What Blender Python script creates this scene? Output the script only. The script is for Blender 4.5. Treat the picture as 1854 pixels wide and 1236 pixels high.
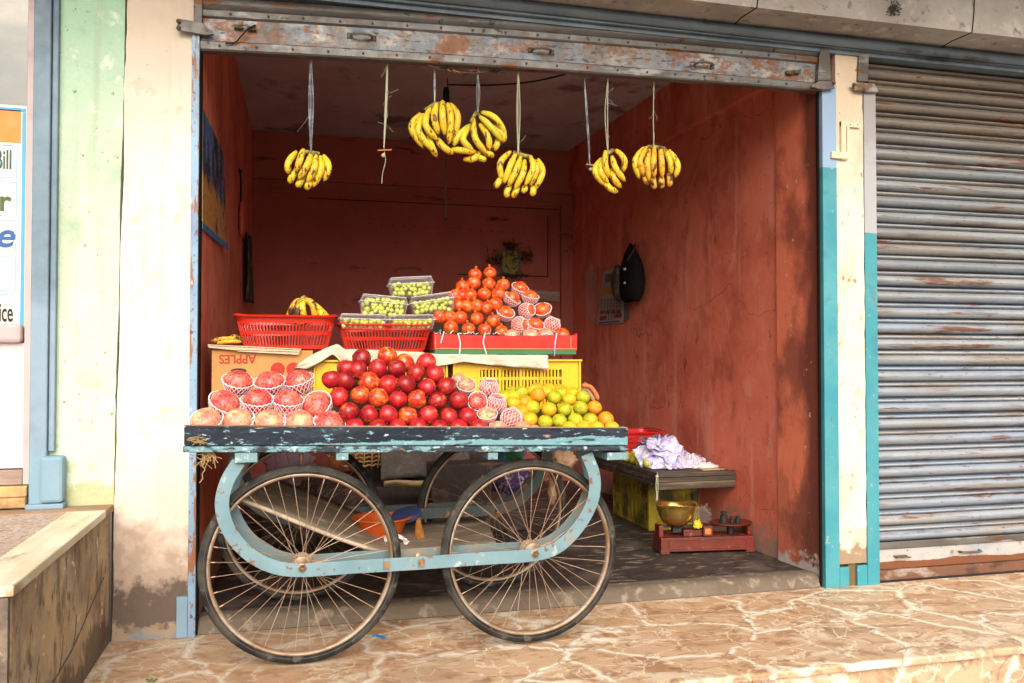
import bpy, math, random
from mathutils import Vector, noise
R = math.radians
random.seed(7)
for o in list(bpy.data.objects): bpy.data.objects.remove(o)
S = bpy.context.scene
COL = S.collection

# ---------------------------------------------------------------- camera
F, YAW, PIT = 1545.0, R(14.5), R(1.19)
CAM = Vector((0, -3.5, 1.06))
FW = Vector((math.sin(YAW)*math.cos(PIT), math.cos(YAW)*math.cos(PIT), math.sin(PIT)))
RT = Vector((math.cos(YAW), -math.sin(YAW), 0)); UP = RT.cross(FW)
cd = bpy.data.cameras.new('camera'); cam = bpy.data.objects.new('camera', cd); COL.objects.link(cam)
cd.sensor_width = 36; cd.lens = 36*F/1854; cd.clip_start = .05; cd.clip_end = 500
cam.location = CAM; cam.rotation_euler = (R(90)+PIT, 0, -YAW)
S.camera = cam
def ray(x, y): return FW + RT*((x-927)/F) - UP*((y-618)/F)
def P(x, y, Y=0.0):
    d = ray(x, y); return CAM + d*((Y-CAM.y)/d.y)
def PZ(x, y, z=0.0):
    d = ray(x, y); return CAM + d*((z-CAM.z)/d.z)
def PX(x, y, X=0.0):
    d = ray(x, y); return CAM + d*((X-CAM.x)/d.x)

# ---------------------------------------------------------------- light
W = bpy.data.worlds.new('World'); S.world = W; W.use_nodes = True
wn = W.node_tree; bg = wn.nodes['Background']
sky = wn.nodes.new('ShaderNodeTexSky'); sky.sky_type = 'NISHITA'; sky.sun_disc = False
SUN_EL, SUN_AZ = R(34), R(187)
sky.sun_elevation = SUN_EL; sky.sun_rotation = SUN_AZ; sky.dust_density = 6; sky.air_density = 1.0; sky.ozone_density = .6
hs = wn.nodes.new('ShaderNodeHueSaturation'); hs.inputs['Saturation'].default_value = .25
tint = wn.nodes.new('ShaderNodeMix'); tint.data_type = 'RGBA'; tint.blend_type = 'MULTIPLY'; tint.inputs[0].default_value = 1
tint.inputs[7].default_value = (1.0, .95, .87, 1)
wn.links.new(sky.outputs[0], hs.inputs['Color']); wn.links.new(hs.outputs[0], tint.inputs[6]); wn.links.new(tint.outputs[2], bg.inputs[0])
bg.inputs[1].default_value = .15
sl = bpy.data.lights.new('sun', 'SUN'); sl.energy = 1.5; sl.angle = R(60); sl.color = (1, .95, .87)
so = bpy.data.objects.new('sun', sl); COL.objects.link(so)
sd = Vector((math.sin(SUN_AZ)*math.cos(SUN_EL), math.cos(SUN_AZ)*math.cos(SUN_EL), math.sin(SUN_EL)))
so.rotation_euler = sd.to_track_quat('Z', 'Y').to_euler()
S.view_settings.view_transform = 'Standard'; S.view_settings.look = 'None'; S.view_settings.exposure = 0.34; S.view_settings.gamma = 1
S.render.engine = 'CYCLES'
S.cycles.max_bounces = 8; S.cycles.transparent_max_bounces = 24

# ---------------------------------------------------------------- materials
MATS = {}
def col4(c): return (c[0], c[1], c[2], 1)
def mat(name, base, rough=.7, layers=(), metal=0, bump=0, bscale=60, vary=0, sss=0, spec=.5, coat=0, coords='Object', rnd=False):
    """layers: dicts c,s (scale),t (threshold),w (softness),st (stretch xyz),d (detail),z=(z0,z1) extra mask up to 1 at z1,
    k ('noise'/'vein'), m (max mix), off"""
    if name in MATS: return MATS[name]
    m = bpy.data.materials.new(name); m.use_nodes = True; nt = m.node_tree; N = nt.nodes; L = nt.links
    b = N['Principled BSDF']; MATS[name] = m
    b.inputs['Metallic'].default_value = metal
    b.inputs['Specular IOR Level'].default_value = spec
    b.inputs['Coat Weight'].default_value = coat
    if sss: b.inputs['Subsurface Weight'].default_value = sss; b.inputs['Subsurface Radius'].default_value = (.01, .005, .003)
    tc = N.new('ShaderNodeTexCoord'); cv = tc.outputs[coords]
    oi = N.new('ShaderNodeObjectInfo')
    if rnd:
        sc = N.new('ShaderNodeVectorMath'); sc.operation = 'SCALE'; sc.inputs[0].default_value = (17, 31, 47); L.new(oi.outputs['Random'], sc.inputs['Scale'])
        ad = N.new('ShaderNodeVectorMath'); ad.operation = 'ADD'; L.new(cv, ad.inputs[0]); L.new(sc.outputs[0], ad.inputs[1]); cv = ad.outputs[0]
    sep = N.new('ShaderNodeSeparateXYZ'); L.new(tc.outputs[coords], sep.inputs[0])
    cur = None
    for ly in layers:
        mp = N.new('ShaderNodeMapping'); st = ly.get('st', (1, 1, 1)); mp.inputs['Scale'].default_value = st
        o = ly.get('off', 0); mp.inputs['Location'].default_value = (o, o*1.7, o*.6)
        if 'rot' in ly: mp.inputs['Rotation'].default_value = ly['rot']
        L.new(cv, mp.inputs[0])
        if ly.get('k') == 'vein':
            nz = N.new('ShaderNodeTexNoise'); nz.inputs['Scale'].default_value = ly['s']*.8; nz.inputs['Detail'].default_value = 4; L.new(mp.outputs[0], nz.inputs[0])
            mx = N.new('ShaderNodeVectorMath'); mx.operation = 'MULTIPLY_ADD'; L.new(nz.outputs['Color'], mx.inputs[0]); mx.inputs[1].default_value = (ly.get('warp', 1),)*3; L.new(mp.outputs[0], mx.inputs[2])
            vo = N.new('ShaderNodeTexVoronoi'); vo.feature = 'DISTANCE_TO_EDGE'; vo.inputs['Scale'].default_value = ly['s']; L.new(mx.outputs[0], vo.inputs[0])
            fac = vo.outputs['Distance']; lo, hi = ly['w'], 0.0
        else:
            nz = N.new('ShaderNodeTexNoise'); nz.inputs['Scale'].default_value = ly['s']; nz.inputs['Detail'].default_value = ly.get('d', 5)
            nz.inputs['Roughness'].default_value = ly.get('r', .6); nz.inputs['Distortion'].default_value = ly.get('dist', 0)
            L.new(mp.outputs[0], nz.inputs[0]); fac = nz.outputs['Fac']; w = ly.get('w', .05); lo, hi = ly['t']-w, ly['t']+w
        if 'z' in ly:   # shift the noise by height so the edge of the stain is ragged
            z0, z1 = ly['z']; zr = N.new('ShaderNodeMapRange'); zr.clamp = True
            zr.inputs[1].default_value = z0; zr.inputs[2].default_value = z1; zr.inputs[3].default_value = -.6; zr.inputs[4].default_value = .6
            L.new(sep.outputs[ly.get('ax', 2)], zr.inputs[0])
            a = N.new('ShaderNodeMath'); a.operation = 'ADD'; L.new(fac, a.inputs[0]); L.new(zr.outputs[0], a.inputs[1]); fac = a.outputs[0]
        mr = N.new('ShaderNodeMapRange'); mr.clamp = True; mr.inputs[1].default_value = lo; mr.inputs[2].default_value = hi
        mr.inputs[4].default_value = ly.get('m', 1)
        L.new(fac, mr.inputs[0])
        mix = N.new('ShaderNodeMix'); mix.data_type = 'RGBA'; L.new(mr.outputs[0], mix.inputs[0])
        if cur is None: mix.inputs[6].default_value = col4(base)
        else: L.new(cur, mix.inputs[6])
        mix.inputs[7].default_value = col4(ly['c']); cur = mix.outputs[2]
    if vary:
        hv = N.new('ShaderNodeHueSaturation')
        mr = N.new('ShaderNodeMapRange'); mr.inputs[3].default_value = 1-vary; mr.inputs[4].default_value = 1+vary; L.new(oi.outputs['Random'], mr.inputs[0])
        L.new(mr.outputs[0], hv.inputs['Value'])
        if cur is None: hv.inputs['Color'].default_value = col4(base)
        else: L.new(cur, hv.inputs['Color'])
        cur = hv.outputs[0]
    if cur is None: b.inputs['Base Color'].default_value = col4(base)
    else: L.new(cur, b.inputs['Base Color'])
    rn = N.new('ShaderNodeTexNoise'); rn.inputs['Scale'].default_value = bscale*.4; rn.inputs['Detail'].default_value = 4; L.new(cv, rn.inputs[0])
    rr = N.new('ShaderNodeMapRange'); rr.inputs[1].default_value = .3; rr.inputs[2].default_value = .7
    rr.inputs[3].default_value = max(.03, rough-.12); rr.inputs[4].default_value = min(1, rough+.12); L.new(rn.outputs['Fac'], rr.inputs[0]); L.new(rr.outputs[0], b.inputs['Roughness'])
    if bump:
        bn = N.new('ShaderNodeTexNoise'); bn.inputs['Scale'].default_value = bscale; bn.inputs['Detail'].default_value = 6; L.new(cv, bn.inputs[0])
        bp = N.new('ShaderNodeBump'); bp.inputs['Strength'].default_value = min(1, bump); bp.inputs['Distance'].default_value = .004; L.new(bn.outputs['Fac'], bp.inputs['Height']); L.new(bp.outputs[0], b.inputs['Normal'])
    return m
def ly(c, s, t, w=.05, **k): d = dict(c=c, s=s, t=t, w=w); d.update(k); return d

RUST = (.30, .10, .025); DRUST = (.10, .035, .015); DIRT = (.10, .065, .04)
M_marble = mat('marble', (.57, .355, .20), .45, [
    ly((.61, .42, .27), 2.0, .50, .10, rot=(0, 0, .5), st=(1, 1.4, 1), dist=1.2, d=9),
    ly((.34, .165, .085), 2.3, .575, .05, st=(1, 1.6, 1), rot=(0, 0, .7), dist=1.8, d=12, r=.66, off=3, m=.75),
    ly((.78, .65, .48), 2.2, .565, .03, st=(.9, 1.7, 1), rot=(0, 0, .7), dist=2.2, d=10, off=7, m=.65),
    dict(c=(.90, .82, .68), s=2.3, t=0, w=.046, k='vein', warp=.6, m=1, rot=(0, 0, .3)),
    dict(c=(.86, .75, .58), s=4.1, t=0, w=.035, k='vein', warp=.8, m=.75, rot=(0, 0, .9), off=12),
    ly((.36, .18, .09), 5.5, .60, .03, st=(.9, 1.5, 1), rot=(0, 0, .6), dist=2.4, d=10, off=27, m=.7),
    dict(c=(.30, .15, .08), s=2.3, t=0, w=.010, k='vein', warp=.62, m=.6, rot=(0, 0, .3), off=.015),
    ly((.25, .15, .10), 2.2, .54, .12, m=.35, off=31, z=(1.6, -.4), ax=0, d=8),
    ly((.26, .14, .08), 16, .62, .05, m=.6, off=11), ly((.12, .07, .04), 60, .68, .03, m=.7, off=13)], bump=.25, bscale=40)
M_road = mat('road', (.27, .24, .20), .9, [ly((.2, .18, .15), 8, .5, .2)], bump=.6)
RED = (.72, .165, .095)
M_red = mat('red_wall', RED, .75, [
    ly((.78, .23, .145), 1.6, .52, .2, m=.8), ly((.44, .075, .045), 2.3, .57, .10, off=5, m=.75), ly((.28, .05, .03), 5, .63, .06, st=(1, 1, .5), off=15, m=.55),
    dict(c=(.16, .035, .02), s=1.1, t=0, w=.0035, k='vein', warp=1.3, m=.7, off=3), ly((.85, .42, .32), 9, .60, .05, st=(1, 1, .12), m=.35, off=72), ly((.10, .03, .018), 13, .68, .03, st=(1, 1, .5), m=.7, off=2), ly((.60, .28, .20), 22, .68, .02, m=.6, off=9), ly((.12, .04, .025), 45, .67, .02, m=.7, off=19), ly((.80, .30, .21), 8, .62, .05, st=(1, 1, .7), m=.5, off=29),
    ly((.30, .20, .16), 12, .50, .12, z=(.42, -.05), m=.85)], bump=.5, bscale=45)
M_redp = mat('red_pilaster_paint', (.72, .17, .09), .7, [
    ly((.78, .24, .14), 3, .5, .2, m=.7), ly((.13, .025, .015), 2.6, .50, .12, z=(1.9, .9), m=.0),
    ly((.13, .03, .02), 3.4, .66, .12, off=7.3, m=.9, st=(1, 1, .5), d=8, z=(.34, .0), ax=1), ly((.16, .04, .03), 3, .54, .06, off=17.3, m=.7, st=(1, 1, .8), d=9), ly((.75, .55, .42), 30, .69, .015, off=1, m=.85),
    ly((.10, .04, .025), 11, .62, .05, st=(1, 1, .4), z=(1.0, .1), m=.35), ly((.50, .44, .40), 18, .52, .06, z=(.32, -.1), m=.9)], bump=.5, bscale=45)
M_back = mat('maroon_wall', (.50, .13, .095), .8, [ly((.38, .09, .066), 1.5, .5, .2), ly((.06, .02, .015), 6, .68, .05, st=(.5, 1, 2)), ly((.4, .12, .09), 20, .76, .02)], bump=.4, bscale=40)
M_ceil = mat('ceiling_plaster', (.58, .53, .54), .9, [ly((.46, .38, .38), 2.5, .55, .15), ly((.10, .07, .07), 14, .70, .03), ly((.22, .17, .17), 3.2, .62, .06, off=4)], bump=.3)
M_floor = mat('shop_floor', (.048, .040, .035), .6, [
    ly((.028, .024, .022), 2.6, .5, .12, st=(1, 1.6, 1), dist=1), ly((.22, .17, .12), 14, .60, .04, st=(.7, 1.6, 1), d=10), ly((.13, .10, .08), 3.3, .60, .08, off=3)], bump=.7, bscale=50)
M_sill = mat('concrete_sill', (.16, .125, .09), .85, [ly((.14, .10, .07), 6, .5, .12), ly((.28, .22, .16), 16, .60, .05), ly((.30, .09, .04), 5, .70, .03, off=4)], bump=.8, bscale=50)
M_cream = mat('cream_plaster', (.72, .67, .58), .9, [
    ly((.78, .74, .64), 1.3, .5, .2), ly((.76, .60, .48), 4, .60, .1, m=.5, off=2), ly((.62, .49, .38), 1.1, .5, .2, z=(1.6, 2.7), m=.8), ly((.40, .25, .15), 34, .70, .02, m=.75), ly((.62, .46, .34), 9, .63, .05, m=.6, off=12), ly((.52, .41, .30), 10, .585, .06, st=(1.6, 1, .10), m=.28, off=62, d=6),
    ly((.74, .56, .46), 3.5, .50, .14, z=(1.0, .25), m=.6), ly((.36, .26, .19), 6, .50, .10, z=(.80, -.05), m=.8, d=9), ly((.10, .07, .055), 6.5, .55, .06, z=(.62, -.12), d=10, r=.7, m=.9), ly((.42, .31, .22), 13, .57, .05, z=(.45, -.3), m=.75, d=8, off=3), ly((.20, .24, .28), 9, .52, .04, z=(.16, -.12), m=.7, off=6)], bump=.8, bscale=45)
M_cream2 = mat('cream_pillar_plaster', (.76, .70, .54), .85, [
    ly((.68, .52, .37), 2.2, .5, .2, z=(1.5, 2.6), m=.8), ly((.62, .46, .33), 6, .58, .07, st=(1, 1, .5), m=.7, off=4), ly((.45, .27, .17), 16, .64, .03, st=(1, 1, .45), m=.85), ly((.30, .15, .08), 30, .66, .025, off=3, st=(1, 1, .6), m=.8),
    ly((.50, .36, .25), 9, .54, .08, z=(.9, -.3), m=.6), ly((.26, .17, .10), 22, .56, .05, z=(.32, .06), m=.85)], bump=.8, bscale=45)
M_green = mat('green_plaster', (.48, .62, .47), .9, [
    ly((.61, .69, .54), 1.6, .45, .2, z=(2.6, .9), m=.9), ly((.34, .58, .42), 2.5, .55, .16, z=(1.3, 2.9), m=.75),
    ly((.30, .38, .27), 6, .62, .06, m=.6, st=(1, 1, .8)), ly((.44, .60, .44), 70, .55, .06, m=.5), ly((.80, .82, .72), 9, .62, .04, m=.7, off=8), ly((.36, .44, .30), 10, .58, .06, st=(1.6, 1, .10), m=.45, off=62, d=6), ly((.20, .17, .08), 36, .67, .02, m=.8), ly((.42, .42, .20), 14, .56, .07, z=(.85, .42), m=.75)], bump=1, bscale=70)
M_blue = mat('blue_painted_steel', (.20, .32, .46), .55, [
    ly((.30, .46, .62), 3, .5, .14, st=(1, 1, .6)), ly((.16, .22, .36), 4, .60, .08, off=6, m=.7),
    ly((.27, .095, .02), 6.5, .57, .014, st=(3.2, 1, .5), off=2.7, d=10, r=.7, m=.95), ly((.25, .09, .02), 50, .62, .02, st=(1.5, 1, .6), m=.9), ly(DRUST, 30, .645, .02, m=.9), ly((.5, .6, .7), 24, .66, .02, st=(1, 1, .5), off=8, m=.7)], bump=.3, metal=.0)
M_blueL = mat('dull_blue_steel', (.16, .235, .30), .6, [ly((.12, .16, .22), 3, .55, .12), ly((.24, .33, .42), 2.2, .56, .1, off=3), ly((.3, .12, .06), 11, .73, .02), ly((.22, .36, .46), 6, .55, .08, z=(1.1, .5), m=.7)], bump=.3)
M_teal = mat('teal_painted_steel', (.04, .26, .32), .55, [ly((.08, .32, .37), 4, .5, .12), ly((.04, .20, .26), 8, .61, .05, m=.6), ly((.35, .42, .40), 30, .67, .02, m=.7), ly((.22, .14, .08), 24, .68, .02, st=(1, 1, .5), off=6, m=.8), ly((.28, .40, .58), 3, .5, .004, z=(1.945, 1.975)), ly((.62, .34, .10), 5, .50, .02, z=(1.93, 1.99), off=2, m=.0)], bump=.2)
M_teal2 = mat('teal_painted_guide', (.04, .26, .32), .55, [ly((.08, .32, .37), 4, .5, .12), ly((.04, .20, .26), 8, .61, .05, m=.6), ly((.35, .42, .40), 30, .67, .02, m=.7), ly((.22, .14, .08), 24, .68, .02, st=(1, 1, .5), off=6, m=.8), ly((.40, .40, .42), 3, .5, .004, z=(1.645, 1.67)), ly((.30, .26, .24), 6, .55, .1, z=(1.6, 2.4), m=.5)], bump=.2)
M_rail = mat('rusty_grey_steel', (.20, .20, .205), .5, [
    ly((.16, .21, .28), 5, .53, .08, m=.9), ly((.36, .35, .33), 9, .56, .05, st=(.7, 1, 1.4), off=5), ly((.07, .055, .05), 4, .58, .08, off=5, m=.7), ly((.19, .07, .02), 4.6, .54, .03, st=(1.2, 1, 1.6), d=12, r=.75, off=1.2, m=.9), ly((.22, .075, .02), 40, .60, .025, st=(.7, 1, 1.5), off=9, m=.85), ly((.05, .03, .02), 30, .62, .03, m=.9, st=(.7, 1, 2))], metal=.2, bump=.6)
M_lip = mat('grey_steel_lip', (.17, .165, .16), .5, [ly((.10, .085, .075), 4, .5, .12, st=(.6, 1, 3)), ly((.16, .06, .02), 9, .60, .03, st=(.5, 1, 2), d=9), ly((.30, .29, .28), 12, .62, .04, st=(.4, 1, 2), off=4), ly((.04, .03, .02), 26, .66, .02)], metal=.3, bump=.5)
M_slat = mat('corrugated_shutter_steel', (.25, .275, .31), .45, [
    ly((.32, .37, .45), 2.2, .45, .12, z=(1.9, .7), st=(.6, 1, 1), m=.9), ly((.42, .42, .41), 5, .55, .08, st=(.15, 1, 4), m=.7, off=2),
    ly((.22, .17, .12), 1.5, .50, .12, st=(.5, 1, 2.0), z=(1.5, 2.8), m=.65), ly((.16, .12, .09), 5, .53, .08, st=(.15, 1, 3.2), z=(1.2, 3.0), m=.55, off=44, d=8), ly((.32, .25, .18), 6, .57, .06, st=(.2, 1, 4), m=.6), ly((.13, .12, .12), 8, .61, .05, st=(.4, 1, 4), off=8, m=.6),
    ly((.19, .065, .03), 5.5, .60, .025, st=(.35, 1, 4), off=3, d=12, r=.7, m=.9), ly((.19, .06, .03), 6.5, .675, .012, st=(.8, 1, 3), off=33, d=10, m=.95), ly((.20, .07, .04), 40, .66, .02, st=(.7, 1, 2), m=.9)], metal=.3, bump=.4)
M_rust = mat('rust_brown_steel', (.16, .07, .04), .75, [ly((.34, .28, .24), 9, .58, .05, st=(.5, 1, 1)), ly((.08, .04, .025), 14, .58, .05, st=(.5, 1, 1))], bump=.7)
M_slatr = mat('whitish_shutter_rail', (.46, .44, .43), .5, [ly((.34, .36, .40), 5, .54, .08), ly((.20, .07, .03), 6, .53, .03, st=(.6, 1, 1.5), z=(.125, .055), d=10, r=.7), ly((.22, .09, .04), 30, .66, .02), ly((.10, .09, .08), 7, .64, .05, off=4)], metal=.15, bump=.5)
M_hood = mat('hood_steel', (.13, .17, .21), .45, [ly((.20, .25, .30), 3, .5, .15), ly((.06, .06, .06), 5, .62, .06, st=(.5, 1, 2)), ly((.3, .2, .12), 13, .68, .03)], metal=.3, bump=.3)
M_conc = mat('ledge_stone', (.46, .42, .38), .9, [ly((.33, .29, .26), 2.2, .52, .15), ly((.33, .29, .30), 3.5, .64, .06, off=3, m=.7), ly((.42, .28, .16), 6, .68, .05, m=.6), ly((.62, .58, .50), 12, .6, .06, m=.6), ly((.12, .10, .09), 24, .64, .04, m=.7, off=5)], bump=1, bscale=60)
M_dark = mat('dark_gap', (.012, .010, .009), .95, spec=.05)
M_bark = mat('dark_joint', (.10, .075, .055), .9)
M_navy = mat('peeling_navy_paint', (.012, .016, .028), .55, [
    ly((.028, .036, .055), 9, .5, .08, st=(.3, 1, 2)),
    ly((.17, .33, .37), 7.5, .615, .014, st=(.6, 1, 1.7), d=12, r=.78), ly((.17, .33, .37), 8, .60, .014, st=(.5, 1, .8), d=12, r=.78, z=(.815, .74), off=40), ly((.24, .47, .53), 60, .62, .02, st=(.35, 1, 1.3), d=6, m=.9, off=21),
    ly((.50, .60, .60), 40, .655, .02, st=(.5, 1, 1), m=.9), ly((.010, .012, .018), 22, .60, .03, st=(.35, 1, 2), m=.85),
    ly((.36, .22, .13), 16, .69, .02, st=(.4, 1, 3), off=3)], bump=.8, bscale=90, spec=.2)
M_navy2 = mat('peeling_teal_paint', (.17, .32, .36), .55, [
    ly((.014, .018, .03), 10, .49, .02, st=(.6, 1, 1.6), d=12, r=.75), ly((.45, .60, .62), 30, .62, .02, m=.8), ly((.010, .012, .018), 45, .64, .02, m=.8), ly((.36, .18, .09), 12, .64, .02, st=(.4, 1, 3), off=3)], bump=.8, bscale=90)
M_beam = mat('worn_teal_beam', (.18, .30, .33), .6, [ly((.04, .05, .08), 14, .58, .03, d=10, r=.7), ly((.45, .58, .60), 30, .6, .03)], bump=.8)
M_wood = mat('bare_wood', (.34, .22, .14), .75, [ly((.20, .12, .07), 8, .5, .1, st=(.2, 3, 3)), ly((.5, .38, .28), 14, .66, .04, st=(.2, 2, 2))], bump=.5)
M_edge = mat('rubbed_edge', (.50, .39, .28), .45, [ly((.34, .25, .17), 14, .55, .08)], bump=.3)
M_plank = mat('greyed_board', (.19, .145, .105), .6, [ly((.24, .18, .13), 7, .52, .1, st=(.4, 2, 2)), ly((.40, .32, .24), 12, .62, .06, st=(.3, 2, 2)), ly((.10, .07, .05), 26, .68, .03)], bump=.4)
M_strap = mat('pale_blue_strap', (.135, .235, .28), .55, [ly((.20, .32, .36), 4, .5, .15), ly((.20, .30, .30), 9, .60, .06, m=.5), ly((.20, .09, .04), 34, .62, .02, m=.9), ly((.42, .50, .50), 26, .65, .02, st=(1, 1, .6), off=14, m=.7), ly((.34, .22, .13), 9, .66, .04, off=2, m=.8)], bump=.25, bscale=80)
M_strapr = mat('shaded_strap', (.05, .085, .095), .6, [ly((.10, .08, .06), 5, .52, .1), ly((.35, .17, .09), 26, .62, .03)], bump=.3)  # rear strap colour darkened to stand for the shade under the cart
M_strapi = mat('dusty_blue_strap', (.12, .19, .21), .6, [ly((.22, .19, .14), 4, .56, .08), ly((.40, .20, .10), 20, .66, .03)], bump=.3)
M_tline = mat('tyre_seam', (.12, .10, .075), .8)
M_tyre = mat('tyre_rubber', (.018, .018, .018), .8, [ly((.075, .066, .056), 7, .54, .12), ly((.13, .11, .09), 26, .64, .04, m=.7)], bump=.6, bscale=120, spec=.2)
M_rim = mat('rusty_rim', (.36, .25, .17), .5, [ly((.26, .14, .07), 10, .55, .08), ly((.50, .42, .34), 6, .58, .1, off=3)], metal=.4, bump=.4, bscale=90)
M_spoke = mat('rusty_spoke', (.30, .18, .115), .5, [ly((.46, .32, .23), 20, .5, .2)], metal=.4)
M_spoked = mat('dark_spoke', (.20, .12, .08), .5, metal=.4)
M_bolt = mat('brass_bolt', (.42, .27, .15), .4, [ly((.16, .09, .05), 40, .55, .1)], metal=.6)
M_yellow = mat('yellow_plastic', (.80, .48, .008), .42, [ly((.70, .36, .01), 5, .58, .12, m=.6), ly((.45, .25, .03), 18, .70, .04, m=.6)], bump=.1)
M_yellowd = mat('dirty_yellow_plastic', (.46, .34, .02), .5, [ly((.10, .08, .02), 8, .53, .08)], bump=.2)
M_basket = mat('red_plastic', (.64, .022, .006), .38, [ly((.50, .015, .005), 6, .55, .15)], bump=.08)
M_basket2 = mat('crimson_plastic', (.62, .02, .02), .4, [ly((.45, .015, .015), 6, .55, .15)], bump=.08)
M_cart = mat('brown_carton', (.54, .27, .085), .85, [ly((.45, .21, .065), 4, .5, .15), ly((.35, .16, .05), 12, .68, .04, m=.5)], bump=.15)
M_cartl = mat('torn_carton', (.68, .52, .36), .9, [ly((.50, .36, .22), 10, .5, .15)], bump=.3)
M_redbox = mat('red_carton_print', (.52, .014, .006), .6, [ly((.62, .05, .02), 9, .62, .08, m=.6, st=(.3, 1, 2)), ly((.4, .015, .01), 5, .6, .08, m=.5)], bump=.1)
M_greenbox = mat('green_carton_print', (.03, .16, .06), .6)
M_orline = mat('orange_print_line', (.80, .30, .10), .7)
M_ink = mat('red_ink', (.44, .03, .015), .8); M_black = mat('black_ink', (.03, .025, .02), .8)
M_cloth = mat('newsprint', (.66, .58, .44), .9, [ly((.40, .37, .31), 60, .56, .04, st=(.5, 1, 3), m=.45), ly((.52, .44, .32), 7, .56, .06, m=.6, off=3), ly((.50, .56, .60), 4, .64, .05, m=.6)], bump=.5, bscale=30)
M_net = mat('foam_net', (.82, .60, .64), .6, [ly((.95, .80, .82), 30, .5, .2)])
M_netw = mat('white_foam_net', (.82, .72, .70), .6)
M_apple = mat('red_apple_skin', (.40, .008, .018), .34, [
    ly((.56, .03, .015), 1.3, .54, .12), ly((.76, .22, .03), 1.1, .645, .06, m=.85, off=2), ly((.20, .002, .02), 1.2, .56, .12, off=3, m=.85), ly((.56, .05, .03), 5, .60, .06, st=(1, 1, .2), m=.5)], rnd=True, vary=.32, coat=.15, bscale=8)
M_apple2 = mat('bicolour_apple_skin', (.54, .03, .018), .24, [
    ly((.76, .24, .03), 1.2, .55, .10, m=.95), ly((.46, .012, .015), 4.5, .54, .06, st=(1, 1, .2), m=.75), ly((.82, .40, .07), 1.5, .63, .06, off=5)], rnd=True, vary=.1, coat=.3, bscale=8)
M_gala = mat('striped_apple_skin', (.64, .055, .06), .32, [
    ly((.82, .36, .22), 1.2, .56, .12, m=.85), ly((.50, .014, .03), 6, .53, .06, st=(1, 1, .13), m=.75), ly((.86, .48, .30), 9, .60, .05, st=(1, 1, .25), m=.5, off=4), ly((.9, .6, .4), 22, .68, .02, m=.6)], rnd=True, vary=.08, bscale=8)
M_galap = mat('pale_apple_skin', (.84, .44, .26), .32, [
    ly((.72, .11, .09), 1.3, .50, .12, m=.85), ly((.66, .08, .05), 6, .56, .06, st=(1, 1, .13), m=.6), ly((.90, .66, .30), 1.4, .60, .08, m=.8, off=3), ly((.9, .7, .4), 22, .68, .02, m=.6)], rnd=True, vary=.06, bscale=8)
M_pom = mat('pomegranate_skin', (.66, .045, .010), .28, [
    ly((.80, .24, .03), 1.4, .54, .12, m=.9), ly((.46, .012, .01), 1.5, .58, .1, off=5, m=.8), ly((.80, .30, .06), 6, .63, .05, m=.5), ly((.40, .12, .04), 16, .68, .03, m=.7)], rnd=True, vary=.12, coat=.2, bscale=8)
M_crown = mat('pomegranate_crown', (.72, .30, .05), .6)
M_org = mat('yellow_orange_peel', (.86, .46, .008), .35, [ly((.86, .27, .01), 1.4, .58, .12, m=.8), ly((.50, .50, .02), 1.3, .57, .10, off=3, m=.85), ly((.5, .25, .03), 9, .72, .02)], rnd=True, vary=.08, bump=.5, bscale=22)
M_orgg = mat('green_orange_peel', (.32, .42, .012), .35, [ly((.78, .52, .01), 1.4, .52, .12, m=.95), ly((.17, .32, .02), 1.5, .6, .1, off=3, m=.8)], rnd=True, vary=.12, bump=.5, bscale=22)
M_orgo = mat('deep_orange_peel', (.86, .27, .006), .35, [ly((.88, .42, .02), 1.5, .56, .12, m=.9)], rnd=True, vary=.06, bump=.5, bscale=22)
M_stem = mat('brown_stem', (.16, .09, .04), .8)
M_ban = mat('banana_skin', (.82, .56, .03), .45, [
    ly((.62, .52, .04), 9, .60, .1, m=.8), ly((.88, .44, .03), 12, .58, .1, off=4, m=.7),
    ly((.10, .045, .02), 60, .60, .02, st=(1.2, 1.2, .5), d=3, m=.95), ly((.22, .09, .02), 170, .61, .03, m=.8), ly((.25, .10, .03), 16, .685, .03, off=9, m=.85)], rnd=True, vary=.08, bump=.15)
M_bang = mat('greenish_banana_skin', (.62, .56, .04), .45, [ly((.82, .58, .04), 12, .52, .1), ly((.40, .45, .04), 10, .62, .08, off=3), ly((.12, .05, .02), 60, .66, .02, m=.9, d=3)], rnd=True, vary=.08)
M_bano = mat('spotted_overripe_banana_skin', (.80, .42, .03), .5, [ly((.05, .022, .012), 30, .555, .03, st=(1, 1, .6), d=4), ly((.4, .16, .03), 70, .6, .04)], rnd=True)
M_bant = mat('banana_tip', (.07, .045, .02), .8)
M_bstem = mat('banana_crown', (.42, .36, .06), .7, [ly((.12, .07, .04), 60, .5, .1)])
M_grape = mat('green_grape_skin', (.50, .56, .05), .22, [ly((.64, .62, .10), 30, .5, .2), ly((.34, .44, .05), 22, .6, .1, off=2)], sss=.1, coat=.2)
M_rope = mat('plastic_twine', (.42, .42, .30), .6); M_ropel = mat('pale_twine', (.40, .40, .28), .6); M_ropeb = mat('grey_black_twine', (.08, .08, .09), .5, [ly((.30, .31, .36), 9, .52, .06, st=(1, 1, 3))])
M_wire = mat('black_wire', (.015, .014, .014), .7, spec=.15)
M_orst = mat('orange_stub', (.55, .17, .05), .6)
M_brass = mat('brass_bowl', (.72, .46, .12), .28, [ly((.48, .28, .07), 6, .55, .12), ly((.85, .62, .25), 25, .64, .05)], metal=.9, bump=.15, bscale=30)
M_scale = mat('red_enamel', (.19, .022, .010), .45, [ly((.11, .018, .010), 8, .5, .12), ly((.30, .17, .12), 22, .66, .04), ly((.03, .02, .018), 14, .66, .05)], bump=.3)
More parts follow.
